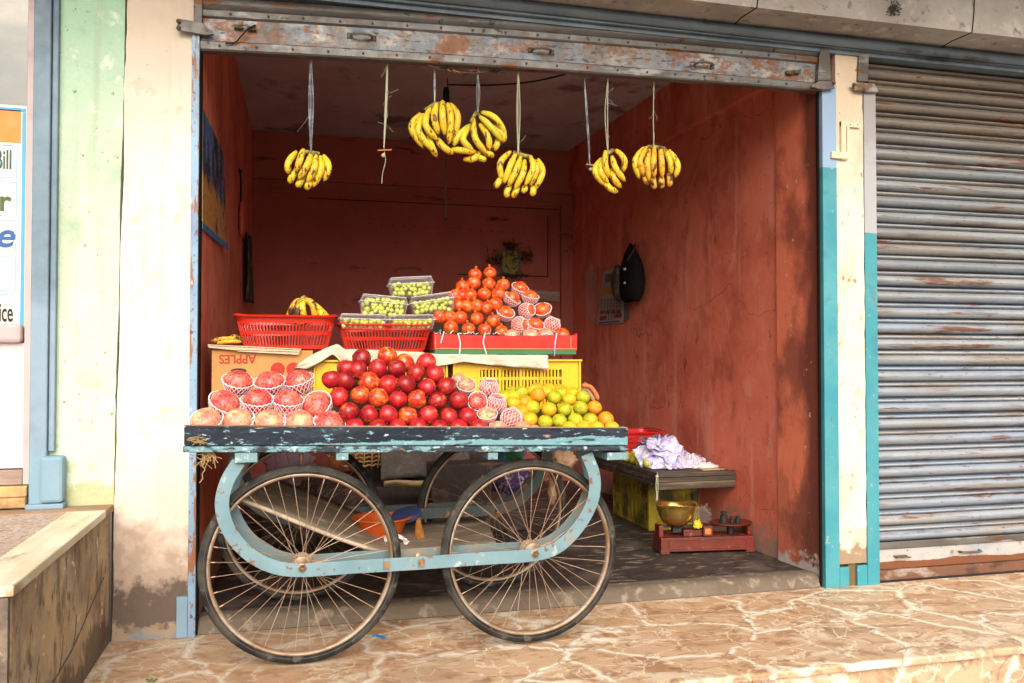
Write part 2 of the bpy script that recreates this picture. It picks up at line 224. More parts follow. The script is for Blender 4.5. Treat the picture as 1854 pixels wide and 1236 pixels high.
M_iron = mat('cast_iron', (.035, .030, .027), .55, metal=.4, bump=.4)
M_tabw = mat('dark_old_wood', (.06, .040, .028), .7, [ly((.17, .12, .08), 10, .58, .08, st=(.2, 2, 5)), ly((.04, .028, .02), 7, .55, .08, st=(.2, 2, 5))], bump=.8, bscale=60)
M_bag = mat('white_polythene', (.62, .57, .76), .3, [ly((.38, .32, .66), 16, .54, .06, dist=1.5), ly((.90, .88, .90), 20, .57, .05, off=3, dist=2)], bump=1, bscale=11, coat=.2)
M_lime = mat('lime_skin', (.38, .40, .03), .4, [ly((.55, .48, .04), 2, .5, .15)], rnd=True, vary=.15)
M_orange_pl = mat('orange_plastic', (.58, .09, .008), .45, [ly((.5, .08, .01), 7, .6, .1)])
M_bluelid = mat('dark_blue_plastic', (.035, .055, .14), .4)
M_broom = mat('palm_fibre', (.45, .18, .03), .8, [ly((.2, .08, .02), 40, .55, .1, st=(2, 2, .2))], bump=.5)
M_cane = mat('cane', (.52, .30, .12), .7)
M_sack = mat('grey_sacking', (.17, .14, .12), .95, [ly((.11, .09, .08), 5, .5, .15), ly((.22, .19, .16), 30, .6, .1)], bump=.6, bscale=60)
M_lav = mat('mauve_cloth', (.36, .25, .28), .9, [ly((.34, .22, .28), 6, .5, .15)], bump=.3, bscale=20)
M_tan = mat('tan_cloth', (.42, .27, .16), .9, [ly((.28, .16, .09), 12, .5, .1)], bump=.3)
M_purple = mat('purple_cloth', (.05, .025, .10), .8, [ly((.35, .28, .42), 30, .6, .05)], bump=.3)
M_gcloth = mat('green_print_cloth', (.03, .12, .05), .8, [ly((.05, .25, .42), 12, .52, .02), ly((.5, .4, .45), 14, .62, .02, off=5)], bump=.3)
M_vine = mat('dried_vine', (.36, .24, .10), .8)
M_pink = mat('pinkish_door_paint', (.52, .42, .42), .6, [ly((.44, .34, .34), 3, .55, .15), ly((.3, .2, .18), 12, .69, .04, m=.6)], bump=.2)
M_pinkp = mat('pale_door_panel', (.66, .60, .62), .6, [ly((.58, .50, .51), 2, .5, .2)], bump=.15)
M_brownk = mat('brown_kick_rail', (.28, .19, .15), .7, [ly((.4, .3, .26), 6, .55, .1, st=(.5, 1, 4))], bump=.4)
M_ysill = mat('ochre_sill', (.62, .40, .16), .8, [ly((.3, .18, .09), 7, .55, .1)], bump=.6)
M_step = mat('ochre_render', (.52, .35, .18), .9, [
    ly((.62, .47, .30), 3, .5, .10), ly((.30, .22, .15), 4, .53, .07, off=2, m=.75, d=9), ly((.40, .32, .24), 9, .55, .06, off=16, m=.7, d=9), ly((.17, .11, .065), 7, .57, .05, st=(1, 1.2, .5), d=10, r=.72, m=.8), ly((.08, .05, .035), 16, .60, .04, st=(1, 1.2, .6), m=.75, off=5, d=9),
    ly((.09, .055, .035), 7, .57, .06, z=(.34, -.08), m=.8, d=9), ly((.10, .07, .05), 10, .55, .06, z=(.40, .62), m=.6, off=23, d=9), ly((.12, .08, .05), 2.2, .53, .08, m=.6, off=53, d=9), ly((.85, .74, .60), 12, .68, .015, m=.85, off=3)], bump=1, bscale=60)
M_stepf = mat('grey_render', (.26, .19, .14), .9, [ly((.12, .09, .07), 9, .5, .08), ly((.50, .38, .30), 16, .64, .04)], bump=1, bscale=40)
M_mosaic = mat('mosaic_floor', (.46, .36, .30), .7, [ly((.26, .17, .13), 60, .56, .06), ly((.66, .54, .44), 75, .6, .05, off=3), ly((.36, .22, .12), 3, .55, .12, m=.5)], bump=.3)
M_trim = mat('stone_edging', (.66, .56, .38), .5, [ly((.78, .70, .54), 6, .5, .1, st=(3, .6, 1)), ly((.44, .30, .17), 9, .62, .05, st=(2, .5, 1))], bump=.2)
M_tanf = mat('dusty_plinth', (.42, .28, .18), .8, [ly((.30, .18, .11), 5, .5, .15)], bump=.4)
M_glass = mat('shop_glass', (.04, .06, .055), .08, [ly((.42, .36, .27), 3, .5, .10, z=(2.15, 2.45), m=.6), ly((.14, .12, .09), 3, .55, .1, m=.7, st=(1, 1, 2))], spec=.8)
M_paper = mat('poster_paper', (.74, .71, .62), .5); M_sky = mat('sky_blue_ink', (.07, .33, .56), .5)
M_porange = mat('orange_ink', (.86, .24, .03), .5); M_tealink = mat('teal_ink', (.005, .07, .065), .5); M_olive = mat('olive_ink', (.05, .09, .015), .5); M_bluei = mat('blue_ink', (.008, .09, .32), .5)
M_art = mat('painted_poster', (.08, .22, .50), .35, [ly((.02, .05, .06), 7, .5, .04, st=(1, 1.2, .7)), ly((.60, .32, .10), 9, .50, .05, z=(1.95, 1.65), off=4, st=(1, 1.6, .6)), ly((.20, .04, .14), 8, .62, .03, off=7), ly((.48, .33, .22), 14, .68, .03)], spec=.6)
M_artb = mat('blue_poster_border', (.04, .20, .45), .35)
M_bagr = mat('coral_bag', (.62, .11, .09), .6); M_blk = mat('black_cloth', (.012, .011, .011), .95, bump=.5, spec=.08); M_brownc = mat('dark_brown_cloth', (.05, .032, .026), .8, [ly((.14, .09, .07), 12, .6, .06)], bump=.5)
M_calw = mat('calendar_paper', (.42, .38, .35), .7); M_caly = mat('calendar_yellow', (.42, .28, .04), .7); M_calg = mat('calendar_grey_print', (.16, .14, .13), .7)
M_calr = mat('calendar_red_print', (.30, .06, .04), .7); M_calb = mat('calendar_blue_print', (.07, .10, .22), .7)
M_icon = mat('yellow_icon_print', (.30, .24, .03), .6, [ly((.05, .04, .01), 30, .54, .03)]); M_leafd = mat('dried_dark_leaf', (.035, .032, .018), .8)
M_leafg = mat('dull_green_leaf', (.12, .14, .03), .7)
M_conduit = mat('cream_conduit', (.80, .62, .44), .6, [ly((.5, .3, .18), 20, .66, .03)])
M_bstrip = mat('blue_plastic_strip', (.02, .25, .60), .4)
M_straw = mat('packing_straw', (.12, .05, .035), .95, bump=.8)
def clear(name, c=(1, 1, 1), a=.12, rough=.12, e=.6):
    m = bpy.data.materials.new(name); m.use_nodes = True; N = m.node_tree.nodes; L = m.node_tree.links; N.clear()
    out = N.new('ShaderNodeOutputMaterial'); mx = N.new('ShaderNodeMixShader'); t = N.new('ShaderNodeBsdfTransparent'); g = N.new('ShaderNodeBsdfPrincipled')
    g.inputs['Base Color'].default_value = col4(c); g.inputs['Roughness'].default_value = rough; g.inputs['Specular IOR Level'].default_value = 1
    fr = N.new('ShaderNodeLayerWeight'); fr.inputs[0].default_value = .35; mp = N.new('ShaderNodeMapRange'); mp.inputs[3].default_value = a; mp.inputs[4].default_value = min(1, a+e)
    nz = N.new('ShaderNodeTexNoise'); nz.inputs['Scale'].default_value = 50; bp = N.new('ShaderNodeBump'); bp.inputs['Strength'].default_value = .6; bp.inputs['Distance'].default_value = .004
    L.new(nz.outputs[0], bp.inputs['Height']); L.new(bp.outputs[0], g.inputs['Normal'])
    L.new(fr.outputs['Facing'], mp.inputs[0]); L.new(mp.outputs[0], mx.inputs[0]); L.new(t.outputs[0], mx.inputs[1]); L.new(g.outputs[0], mx.inputs[2]); L.new(mx.outputs[0], out.inputs[0])
    return m
M_clam = clear('clear_plastic', (.9, .9, .95), .05, .1)
M_poly = clear('clear_polythene', (.6, .5, .48), .05, .3, .2)
M_poly2 = clear('crumpled_polythene', (.86, .78, .92), .55, .25)

# ---------------------------------------------------------------- mesh builder
class MB:
    def __init__(s): s.v = []; s.f = []; s.m = []; s.mats = []
    def mi(s, m):
        if m not in s.mats: s.mats.append(m)
        return s.mats.index(m)
    def add(s, vs, fs, m):
        n = len(s.v); k = s.mi(m); s.v += [tuple(v) for v in vs]
        for f in fs: s.f.append(tuple(i+n for i in f)); s.m.append(k)
    def box(s, a, b, m):
        (x0, y0, z0), (x1, y1, z1) = a, b
        x0, x1 = min(x0, x1), max(x0, x1); y0, y1 = min(y0, y1), max(y0, y1); z0, z1 = min(z0, z1), max(z0, z1)
        s.add([(x0, y0, z0), (x1, y0, z0), (x1, y1, z0), (x0, y1, z0), (x0, y0, z1), (x1, y0, z1), (x1, y1, z1), (x0, y1, z1)],
              [(3, 2, 1, 0), (4, 5, 6, 7), (0, 1, 5, 4), (1, 2, 6, 5), (2, 3, 7, 6), (3, 0, 4, 7)], m); return s
    def prism(s, poly, vec, m):
        n = len(poly); vec = Vector(vec); a = [Vector(p) for p in poly]
        s.add(a+[p+vec for p in a], [tuple(range(n)), tuple(range(2*n-1, n-1, -1))]+[(i, i+n, (i+1) % n+n, (i+1) % n) for i in range(n)], m); return s
    def tube(s, pts, r, m, n=8, caps=True, flat=1.0):
        pts = [Vector(p) for p in pts]; N = len(pts); rs = r if isinstance(r, (list, tuple)) else [r]*N
        vs = []; ref = None
        for i, p in enumerate(pts):
            t = (pts[min(i+1, N-1)]-pts[max(i-1, 0)]).normalized()
            if ref is None: ref = t.orthogonal().normalized()
            ref = (ref-t*ref.dot(t)).normalized(); b = t.cross(ref)
            for k in range(n):
                a = 2*math.pi*k/n; vs.append(p+ref*math.cos(a)*rs[i]+b*math.sin(a)*rs[i]*flat)
        fs = [(i*n+k, i*n+(k+1) % n, (i+1)*n+(k+1) % n, (i+1)*n+k) for i in range(N-1) for k in range(n)]
        if caps: fs += [tuple(range(n-1, -1, -1)), tuple(range((N-1)*n, N*n))]
        s.add(vs, fs, m); return s
    def band(s, pts, wdir, w, tdir, t, m):
        """flat bar along pts; cross-section from per-point in-plane normal (w) and tdir (t)"""
        pts = [Vector(p) for p in pts]; tdir = Vector(tdir).normalized(); N = len(pts); vs = []
        for i, p in enumerate(pts):
            tt = (pts[min(i+1, N-1)]-pts[max(i-1, 0)]).normalized(); nn = tt.cross(tdir).normalized()
            if wdir is not None: nn = Vector(wdir).normalized()
            for a, b in ((-1, -1), (1, -1), (1, 1), (-1, 1)): vs.append(p+nn*(w/2*a)+tdir*(t/2*b))
        fs = [(i*4+k, i*4+(k+1) % 4, (i+1)*4+(k+1) % 4, (i+1)*4+k) for i in range(N-1) for k in range(4)]
        fs += [(3, 2, 1, 0), tuple(range((N-1)*4, N*4))]; s.add(vs, fs, m); return s
    def lathe(s, prof, c, m, n=24, axis='Z', sx=1, sy=1):
        c = Vector(c); vs = []
        for (r, h) in prof:
            for k in range(n):
                a = 2*math.pi*k/n; x, y = r*math.cos(a)*sx, r*math.sin(a)*sy
                vs.append(c+(Vector((x, y, h)) if axis == 'Z' else Vector((x, h, y))))
        N = len(prof); fs = [(i*n+k, i*n+(k+1) % n, (i+1)*n+(k+1) % n, (i+1)*n+k) for i in range(N-1) for k in range(n)]
        s.add(vs, fs, m); return s
    def ball(s, c, r, m, n=12, k=8, sc=(1, 1, 1)):
        c = Vector(c); vs = [c+Vector((0, 0, r*sc[2]))]
        for i in range(1, k):
            t = math.pi*i/k
            for j in range(n):
                a = 2*math.pi*j/n; vs.append(c+Vector((math.sin(t)*math.cos(a)*r*sc[0], math.sin(t)*math.sin(a)*r*sc[1], math.cos(t)*r*sc[2])))
        vs.append(c-Vector((0, 0, r*sc[2]))); fs = []
        for j in range(n): fs.append((0, 1+j, 1+(j+1) % n))
        for i in range(k-2):
            for j in range(n): a = 1+i*n; fs.append((a+j, a+n+j, a+n+(j+1) % n, a+(j+1) % n))
        a = 1+(k-2)*n
        for j in range(n): fs.append((a+(j+1) % n, a+j, len(vs)-1))
        s.add(vs, fs, m); return s
    def grid(s, fn, nu, nv, m, cu=False):
        vs = [fn(i/(nu-1) if not cu else i/nu, j/(nv-1)) for j in range(nv) for i in range(nu)]
        U = nu if cu else nu-1
        s.add(vs, [(j*nu+i, j*nu+(i+1) % nu, (j+1)*nu+(i+1) % nu, (j+1)*nu+i) for j in range(nv-1) for i in range(U)], m); return s
    def mesh(s, name, smooth=False):
        me = bpy.data.meshes.new(name); me.from_pydata(s.v, [], s.f)
        for m in s.mats: me.materials.append(m)
        me.polygons.foreach_set('material_index', s.m)
        if smooth: me.polygons.foreach_set('use_smooth', [True]*len(me.polygons))
        me.update(); return me
    def build(s, name, parent=None, smooth=False, bevel=0, solid=0, sub=0, auto=False):
        o = bpy.data.objects.new(name, s.mesh(name, smooth)); COL.objects.link(o)
        if parent: o.parent = parent
        if sub: md = o.modifiers.new('s', 'SUBSURF'); md.levels = md.render_levels = sub
        if solid: md = o.modifiers.new('t', 'SOLIDIFY'); md.thickness = solid; md.offset = 0
        if bevel: md = o.modifiers.new('b', 'BEVEL'); md.width = bevel; md.segments = 2; md.limit_method = 'ANGLE'; md.angle_limit = R(40)
        if auto and smooth: o.data.set_sharp_from_angle(angle=R(40))
        return o
def tag(o, label, cat, group=None):
    o['label'] = label; o['category'] = cat
    if group: o['group'] = group
    return o
def thing(name, label, cat, loc=(0, 0, 0), group=None):
    o = bpy.data.objects.new(name, None); COL.objects.link(o); o.location = loc; o.empty_display_size = .05
    return tag(o, label, cat, group)
def struct(o): o['kind'] = 'structure'; return o
def inst(name, me, parent=None, loc=(0, 0, 0), rot=None, sc=1):
    o = bpy.data.objects.new(name, me); COL.objects.link(o); o.location = loc
    if rot is not None: o.rotation_euler = rot
    o.scale = (sc,)*3 if not isinstance(sc, tuple) else sc
    if parent: o.parent = parent
    return o
def text(s, name, size, c, m, rx=90, rz=0, ry=0, parent=None, sx=1, bold=0, shear=0, al='CENTER'):
    cu = bpy.data.curves.new(name, 'FONT'); cu.body = s; cu.size = size; cu.extrude = .0008; cu.align_x = al; cu.align_y = 'CENTER'; cu.offset = bold; cu.shear = shear
    t_ = bpy.data.objects.new('t', cu); COL.objects.link(t_); bpy.context.view_layer.update(); me = bpy.data.meshes.new_from_object(t_.evaluated_get(bpy.context.evaluated_depsgraph_get()))
    bpy.data.objects.remove(t_); o = bpy.data.objects.new(name, me); COL.objects.link(o); me.materials.clear(); me.materials.append(m); o.location = c; o.rotation_euler = (R(rx), R(ry), R(rz)); o.scale = (sx, 1, 1)
    if parent: o.parent = parent
    return o
def wob(x, y=0, z=0, s=1): return noise.noise(Vector((x*s, y*s, z*s)))
def cr(pts, n=8):
    """Catmull-Rom through points"""
    p = [Vector(q) for q in pts]; p = [2*p[0]-p[1]]+p+[2*p[-1]-p[-2]]; out = []
    for i in range(1, len(p)-2):
        for k in range(n):
            t = k/n; a, b, c, d = p[i-1:i+3]
            out.append(.5*((2*b)+(c-a)*t+(2*a-5*b+4*c-d)*t*t+(3*b-a-3*c+d)*t**3))
    out.append(p[-2]); return out
ORD = ['zeroth', 'first', 'second', 'third', 'fourth', 'fifth', 'sixth', 'seventh', 'eighth', 'ninth', 'tenth', 'eleventh', 'twelfth']

# ================================================================ SETTING
# marble pavement, its nosing and the road below
mb = MB(); n = 60
mb.box((-.66, -.90, -.03), (6, .005, 0), M_marble)
pav = struct(mb.build('pavement', bevel=.008))
struct(MB().box((-.66, -.865, -.42), (6, -.60, -.034), M_marble).build('pavement_riser'))
struct(MB().box((-40, -40, -.6), (40, 12, -.38), M_road).build('road'))

# raised step block in front of the left shop
st = thing('raised_step', 'ochre rendered raised step with stone edging beside the green column', 'step', (-.66, 0, 0))
XS = -.645
def rel(o, root): o.parent = root; o.matrix_parent_inverse = root.matrix_basis.inverted(); return o
rel(MB().box((-3, -1.17, -.38), (XS-.012, .0, .485), M_step).build('base', bevel=.006), st)
rel(MB().box((-3, -1.19, -.38), (XS-.014, -1.172, .484), M_stepf).build('front_face'), st)
rel(MB().box((XS-.13, -1.195, .487), (XS, -.135, .515), M_trim).build('edging', bevel=.004), st)
rel(MB().box((-3, -1.195, .487), (XS-.132, -1.07, .515), M_trim).build('front_edging', bevel=.004), st)
rel(MB().box((-3, -.133, .487), (XS, -.0, .514), M_tanf).build('plinth', bevel=.003), st)
mb = MB().box((-3, -1.068, .487), (XS-.132, -.135, .511), M_mosaic)
mb.box((-3, -.62, .512), (-.93, -.585, .5135), M_trim)
rel(mb.build('mosaic_top'), st)
# long crack on its side
cr_pts = [PX(x, y, XS-.011) for x, y in ((188, 1045), (170, 1085), (140, 1155), (125, 1185), (95, 1236), (60, 1290))]
mb = MB(); pp = cr(cr_pts, 6); pp = [p+Vector((0, wob(p.z*40)*.006, 0)) for p in pp]
pp = [p+Vector((0, .010*wob(p.z*90, 3)+.006*wob(p.z*30, 8), 0)) for p in pp]; mb.tube(pp, [.0045*(.5+abs(wob(i*.9))) for i in range(len(pp))], M_bark, 5)
for k_ in (3, 9, 15, 22): mb.tube([pp[min(k_, len(pp)-1)], pp[min(k_, len(pp)-1)]+Vector((0, .03, .04)), pp[min(k_, len(pp)-1)]+Vector((0, .045, .09))], [.003, .002, .0008], M_bark, 4)
rel(mb.build('crack'), st)
tag(MB().box((-3, -1.62, -.38), (-.66, -1.20, .20), M_stepf).box((-3, -1.64, .202), (-.65, -1.20, .235), M_trim).build('lower_step', bevel=.004), 'lower grey step with pale stone tread in front of the raised step', 'step')

# left pilasters: green and cream
def wall_sheet(name, x0, x1, y0, y1, z0, z1, m, label, ragL=0, ragR=0, sl=0, sr=0):
    mb = MB(); N = 90; L = []; Rr = []
    for i in range(N+1):
        z = z0+(z1-z0)*i/N
        L.append((x0+sl*(z-.5)+ragL*wob(z*3.1, 7, 1)+ragL*.6*wob(z*17, 3), z)); Rr.append((x1+sr*(z-.5)+ragR*wob(z*2.7, 1, 9)+ragR*.6*wob(z*19, 5), z))
    vs = []; fs = []
    for i in range(N+1):
        vs += [(L[i][0], y0, L[i][1]), (Rr[i][0], y0, Rr[i][1]), (Rr[i][0], y1, Rr[i][1]), (L[i][0], y1, L[i][1])]
    for i in range(N):
        a = i*4; b = a+4; fs += [(a, a+1, b+1, b), (a+1, a+2, b+2, b+1), (a+3, a, b, b+3), (a+2, a+3, b+3, b+2)]
    fs += [(3, 2, 1, 0), (4*N, 4*N+1, 4*N+2, 4*N+3)]
    mb.add(vs, fs, m); return tag(mb.build(name), label, 'pillar')
wall_sheet('green_pillar', -.90, -.648, .006, .5, .50, 3.2, M_green, 'mottled pale green plaster pillar standing on the raised step', 0, .004, 0, .014)
wall_sheet('cream_pillar', -.640, -.372, -.006, .5, 0, 3.2, M_cream, 'cream plaster pillar with blackened foot left of the open shop', .005, .002, .014, 0)
tag(MB().box((-.66, .05, 0), (-.36, .45, 3.19), M_bark).build('pillar_core'), 'dark gap between the green and cream pillars', 'crevice')

# left shop: blue post, door with glass and poster
lp = thing('blue_door_post', 'dull blue steel post with boxy foot beside the green pillar', 'post', (-.885, 0, .515))
rel(MB().box((-.926, -.035, .515), (-.868, .1, 3.2), M_blueL).build('post', bevel=.004), lp)
rel(MB().box((-.866, -.02, .72), (-.846, .1, 3.2), M_blueL).build('edge_strip', bevel=.003), lp)
rel(MB().box((-.885, -.06, .535), (-.806, .0, .705), M_blueL).build('foot_box', bevel=.012), lp)
rel(MB().box((-.93, -.065, .514), (-.803, .0, .533), M_blueL).build('foot_plate', bevel=.004), lp)
dr = thing('left_shop_door', 'pinkish shop door with glass top and paper poster beside the blue post', 'door', (-1.3, 0, .515))
rel(MB().box((-.952, -.012, .60), (-.928, .04, 3.2), M_pink).box((-1.9, -.012, .60), (-.953, .04, .655), M_brownk).build('frame', bevel=.003), dr)
rel(MB().box((-1.9, .0, .66), (-.954, .03, 1.12), M_pinkp).build('panel'), dr)
rel(MB().box((-1.9, -.03, 1.12), (-.957, .03, 1.19), M_pink).build('middle_rail', bevel=.014), dr)
rel(MB().box((-1.9, .012, 1.192), (-.954, .02, 3.2), M_glass).build('glass'), dr)
rel(MB().box((-1.9, -.05, .52), (-.932, .05, .557), M_ysill).box((-1.9, -.035, .558), (-.932, .05, .597), M_ysill).build('sill', bevel=.004), dr)
po = thing('price_poster', 'white poster with blue boxes and coloured words on the left shop door', 'poster', (-1.1, 0, 1.6))
XR = -.968
YP = .008
zt, zb = P(50, 192, YP).z, P(48, 610, YP).z
rel(MB().box((-1.6, YP, zb), (-.957, YP+.003, zt), M_paper).build('sheet'), po)
mb = MB()
def pz(y): return P(40, y, YP).z
mb.box((-1.6, YP-.0015, pz(196)), (P(45, 400, YP).x, YP-.0005, pz(202)), M_sky)
mb.box((P(38.5, 400, YP).x, YP-.0018, pz(203)), (P(45, 400, YP).x, YP-.0006, pz(604)), M_sky)
mb.box((-1.6, YP-.0015, pz(598)), (P(38, 400, YP).x, YP-.0005, pz(604)), M_sky)
for ya, yb in ((265, 323), (331, 392), (400, 457), (466, 527), (534, 592)):
    x1 = P(28.5, 400, YP).x; t = .0022
    mb.box((-1.6, YP-.0012, pz(ya)), (x1, YP-.0004, pz(ya)+t), M_sky); mb.box((-1.6, YP-.0012, pz(yb)), (x1, YP-.0004, pz(yb)+t), M_sky); mb.box((x1, YP-.0013, pz(yb)), (x1+t, YP-.0005, pz(ya)+t), M_sky)
mb.box((-1.6, YP-.0015, pz(259)), (P(36, 400, YP).x, YP-.0005, pz(200)+.0), M_porange)
rel(mb.build('printed_boxes'), po)
for s_, sz, y, m, sx, bd, sh, xr in (('Bill', .10, 292, M_tealink, .48, .0012, 0, 22), ('r', .11, 366, M_olive, .95, .002, 0, 20), ('e', .13, 428, M_bluei, 1.0, .002, .25, 24), ('Service', .10, 567, M_black, .42, .0012, 0, 24)):
    t = text(s_, 'lettering', sz, (P(xr, y, YP).x, YP-.002, pz(y)), m, sx=sx, bold=bd, shear=sh, al='RIGHT'); rel(t, po)

# ================================================================ SHOP UNIT
sh = thing('open_shop', 'small open shop room with red walls and dark ceiling', 'shop', (1.0, 1.6, 0))
YB = 3.3; XL0, XL1 = -.345, -.295; XR0, XR1 = 2.385, 2.275; ZC = 2.80
def part(mb, name, root, **k): return rel(mb.build(name, **k), root)
part(MB().prism([(XL0-.1, .115, 0), (XR0+.1, .115, 0), (XR1+.2, YB+.2, 0), (XL1-.2, YB+.2, 0)], (0, 0, .052), M_floor), 'floor', sh)
mb = MB(); N = 60   # worn sill along the front edge
mb.grid(lambda u, v: (XL0+.0+(XR0+.01-XL0)*u, .0+.14*v+.012*wob(u*30, 4)*(v), .001+(.054+.003*wob(u*40, v*5))*min(1, v*3.5)**.5+.0015*(v > .99)*-5), N, 7, M_sill)
part(mb, 'sill', sh, smooth=True)
part(MB().prism([(XL0, .02, .0), (XL1, YB, .0), (XL1-.1, YB, .0), (XL0-.1, .02, .0)][::-1], (0, 0, 2.9), M_red), 'left_wall', sh)
part(MB().prism([(XR0, .34, .0), (XR1, YB, .0), (XR1+.1, YB, .0), (XR0+.1, .34, .0)], (0, 0, 2.9), M_red), 'right_wall', sh)
part(MB().prism([(XR0+.012, .015, .0), (XR0-.012, .335, .0), (XR0+.1, .335, 0), (XR0+.1, .015, 0)], (0, 0, 2.9), M_redp), 'front_pilaster', sh)
part(MB().box((XL1-.1, YB, 0), (XR1+.1, YB+.1, 2.9), M_back), 'back_wall', sh)
mb = MB().grid(lambda u, v: (-.45+2.95*u, .0+3.4*v, 2.66+.24*v*.75 if v < 0 else 2.80+.004*wob(u*5, v*5)), 20, 20, M_ceil)
part(MB().box((-.45, .0, ZC), (2.55, 3.4, ZC+.12), M_ceil), 'ceiling', sh)
mb = MB()
mb.box((XL1, YB-.05, 2.44), (XR1, YB, ZC), M_back); mb.box((XL1, YB-.02, 2.34), (XR1, YB, 2.365), M_back)
part(mb, 'back_beam', sh, bevel=.006)
part(MB().prism([(XR0, .34, 2.46), (XR1, YB-.05, 2.46), (XR1-.045, YB-.05, 2.46), (XR0-.045, .34, 2.46)][::-1], (0, 0, .34), M_red), 'right_beam', sh)
mb = MB()   # boarded-up doorway outlines on the back wall
mb.box((XR1-.10, YB-.035, 0), (XR1-.0, YB, 2.34), M_back); mb.box((XR1-.19, YB-.012, 0), (XR1-.115, YB, 2.30), M_back)
mb.box((.1, YB-.012, 2.27), (XR1-.19, YB, 2.30), M_back); mb.box((1.2, YB-.015, 1.62), (XR1-.12, YB, 1.68), M_back)
mb.box((1.95, YB-.05, 1.54), (XR1-.12, YB, 1.62), M_brownk)
mb.box((XR1-.212, YB-.003, 1.75), (XR1-.205, YB, 2.25), M_dark); mb.box((1.3, YB-.003, 1.745), (XR1-.205, YB, 1.752), M_dark); mb.box((.12, YB-.003, 2.31), (XR1-.12, YB, 2.316), M_dark)
part(mb, 'back_trim', sh)
mb = MB()
for i in range(16): mb.box((.5+.09*i, YB-.002, 2.13-.002*i), (.508+.09*i, YB, 2.138-.002*i), M_dark)
part(mb, 'nail_holes', sh)

# wall mass above the shop, so no sky leaks in
tag(MB().box((-1.95, .14, 2.9), (6, .6, 4.2), M_conc).build('upper_wall'), 'plain wall above the shop fronts', 'wall')
tag(MB().box((2.70, .14, 0), (6, .5, 2.9), M_bark).build('wall_behind_shutter'), 'dark wall behind the closed shutter', 'wall')
tag(MB().box((-3, .14, .5), (-.9, .5, 3.2), M_bark).build('dark_shop_interior'), 'dark interior behind the glass of the left shop door', 'wall')

# stone ledge above
le = thing('stone_ledge', 'pale stone ledge with joints running above the shutters', 'ledge', (1.5, -.1, 2.57))
zs = 2.572
def ledge_y(x): return -.235
part(MB().box((-1.95, -.24, zs), (6, .14, 3.0), M_conc), 'slab', le)
mb = MB()
for x in (-.4, .75, 1.93, 3.04, 4.2):
    a = Vector((x, -.245, zs-.002)); mb.tube([(x+.0, -.05, zs-.001), (x-.01, -.13, zs-.001), (x, -.242, zs-.001), (x+.012, -.242, zs+.09), (x+.02, -.242, zs+.3)], .0028, M_dark, 5)
part(mb, 'joints', le)
# ragged underside pieces and a small hardened tuft
mb = MB()
for i in range(60):
    c = P(1617+random.gauss(0, 6), 14+random.gauss(0, 8), -.245); d = Vector((random.gauss(0, 1), -.5, random.gauss(0, 1)))*.009; mb.tube([c, c+d], .002, M_leafd, 4)
tag(mb.build('moss_tuft'), 'small dark tuft growing on the stone ledge', 'moss')

tag(MB().box((-1.95, -1.15, 3.02), (6, .3, 3.16), M_conc).build('balcony_shade_slab', bevel=.01), 'weathered balcony slab, out of view, added to shade the shop fronts', 'balcony')  # overhang carried on out of view, added to shade the upper facade
# rolled hood beam
hb = MB()
def hood(u, a):
    x = -.45+6.4*u; z = 2.545+.004*math.sin(u*9); r = .024; return (x, -.055-r*math.cos(a), z+r*math.sin(a))
hb.grid(lambda u, v: hood(u, R(-80+190*v)), 40, 12, M_hood)
hb.box((-.45, -.05, 2.515), (5.9, .10, 2.571), M_hood)
hb.box((-.45, -.028, 2.497), (5.9, .09, 2.514), M_hood)
tag(hb.build('hood_rail', smooth=True, auto=True), 'blue-grey rolled steel hood rail under the stone ledge', 'rail')

# ---- half-raised shutter over the opening
rs = thing('raised_shutter', 'raised steel shutter with rusty bottom rail above the fruit cart', 'shutter', (1.0, 0, 2.27))
xa, xb = -.347, 2.398
def zrail(x):
    t = (x-xa)/(xb-xa); return 2.262+.056*t+.014*4*t*(1-t)
def extrude(prof, m, nx=28, x0=xa, x1=xb, y0=0):
    mb = MB(); P_ = prof
    mb.grid(lambda u, v: (x0+(x1-x0)*u, y0+P_[round(v*(len(P_)-1))][0], zrail(x0+(x1-x0)*u)+P_[round(v*(len(P_)-1))][1]), nx, len(P_), m); return mb
part(extrude([(.03, .0), (-.012, -.001), (-.018, .004), (-.018, .030), (-.010, .036)], M_lip), 'bottom_lip', rs, solid=.004)
part(extrude([(-.010, .036), (-.006, .038), (-.006, .126), (-.010, .128)], M_rail), 'bottom_rail', rs, solid=.004)
part(extrude([(-.010, .128), (-.017, .133), (-.017, .154), (-.008, .160)], M_lip), 'upper_lip', rs, solid=.004)
sp = []
for k in range(3):
    b = .162+.06*k
    for i in range(9): a = i/8; sp.append((-.004-.016*math.sin(math.pi*a), b+.046*a))
    sp += [(.004, b+.048), (.006, b+.052), (-.008, b+.055), (-.004, b+.059)]
part(extrude(sp, M_lip), 'slats', rs, solid=.003)
ME_riv = MB().ball((0, 0, 0), .0052, M_bark, 8, 5).mesh('rivet', True)
for row, yy, x_off in ((.017, -.0225, .07), (.143, -.021, .11)):
    x = xa+x_off; i = 0
    while x < xb-.04:
        rel(inst('rivet', ME_riv, None, (x, yy, zrail(x)+row+.002*wob(x*9))), rs); x += .138+.014*wob(x*7, row)
def handle(px, py):
    c = P(px, py, -.015); w = .085; mb = MB()
    mb.tube(cr([c+Vector((-w/2, .004, 0)), c+Vector((-w/2+.008, -.022, 0)), c+Vector((0, -.030, .002)), c+Vector((w/2-.008, -.022, 0)), c+Vector((w/2, .004, 0))], 5), .0055, M_lip, 8)
    mb.box((c.x-w/2-.016, -.012, c.z-.010), (c.x-w/2+.004, -.0085, c.z+.012), M_lip); mb.box((c.x+w/2-.004, -.012, c.z-.012), (c.x+w/2+.016, -.0085, c.z+.010), M_lip)
    return mb
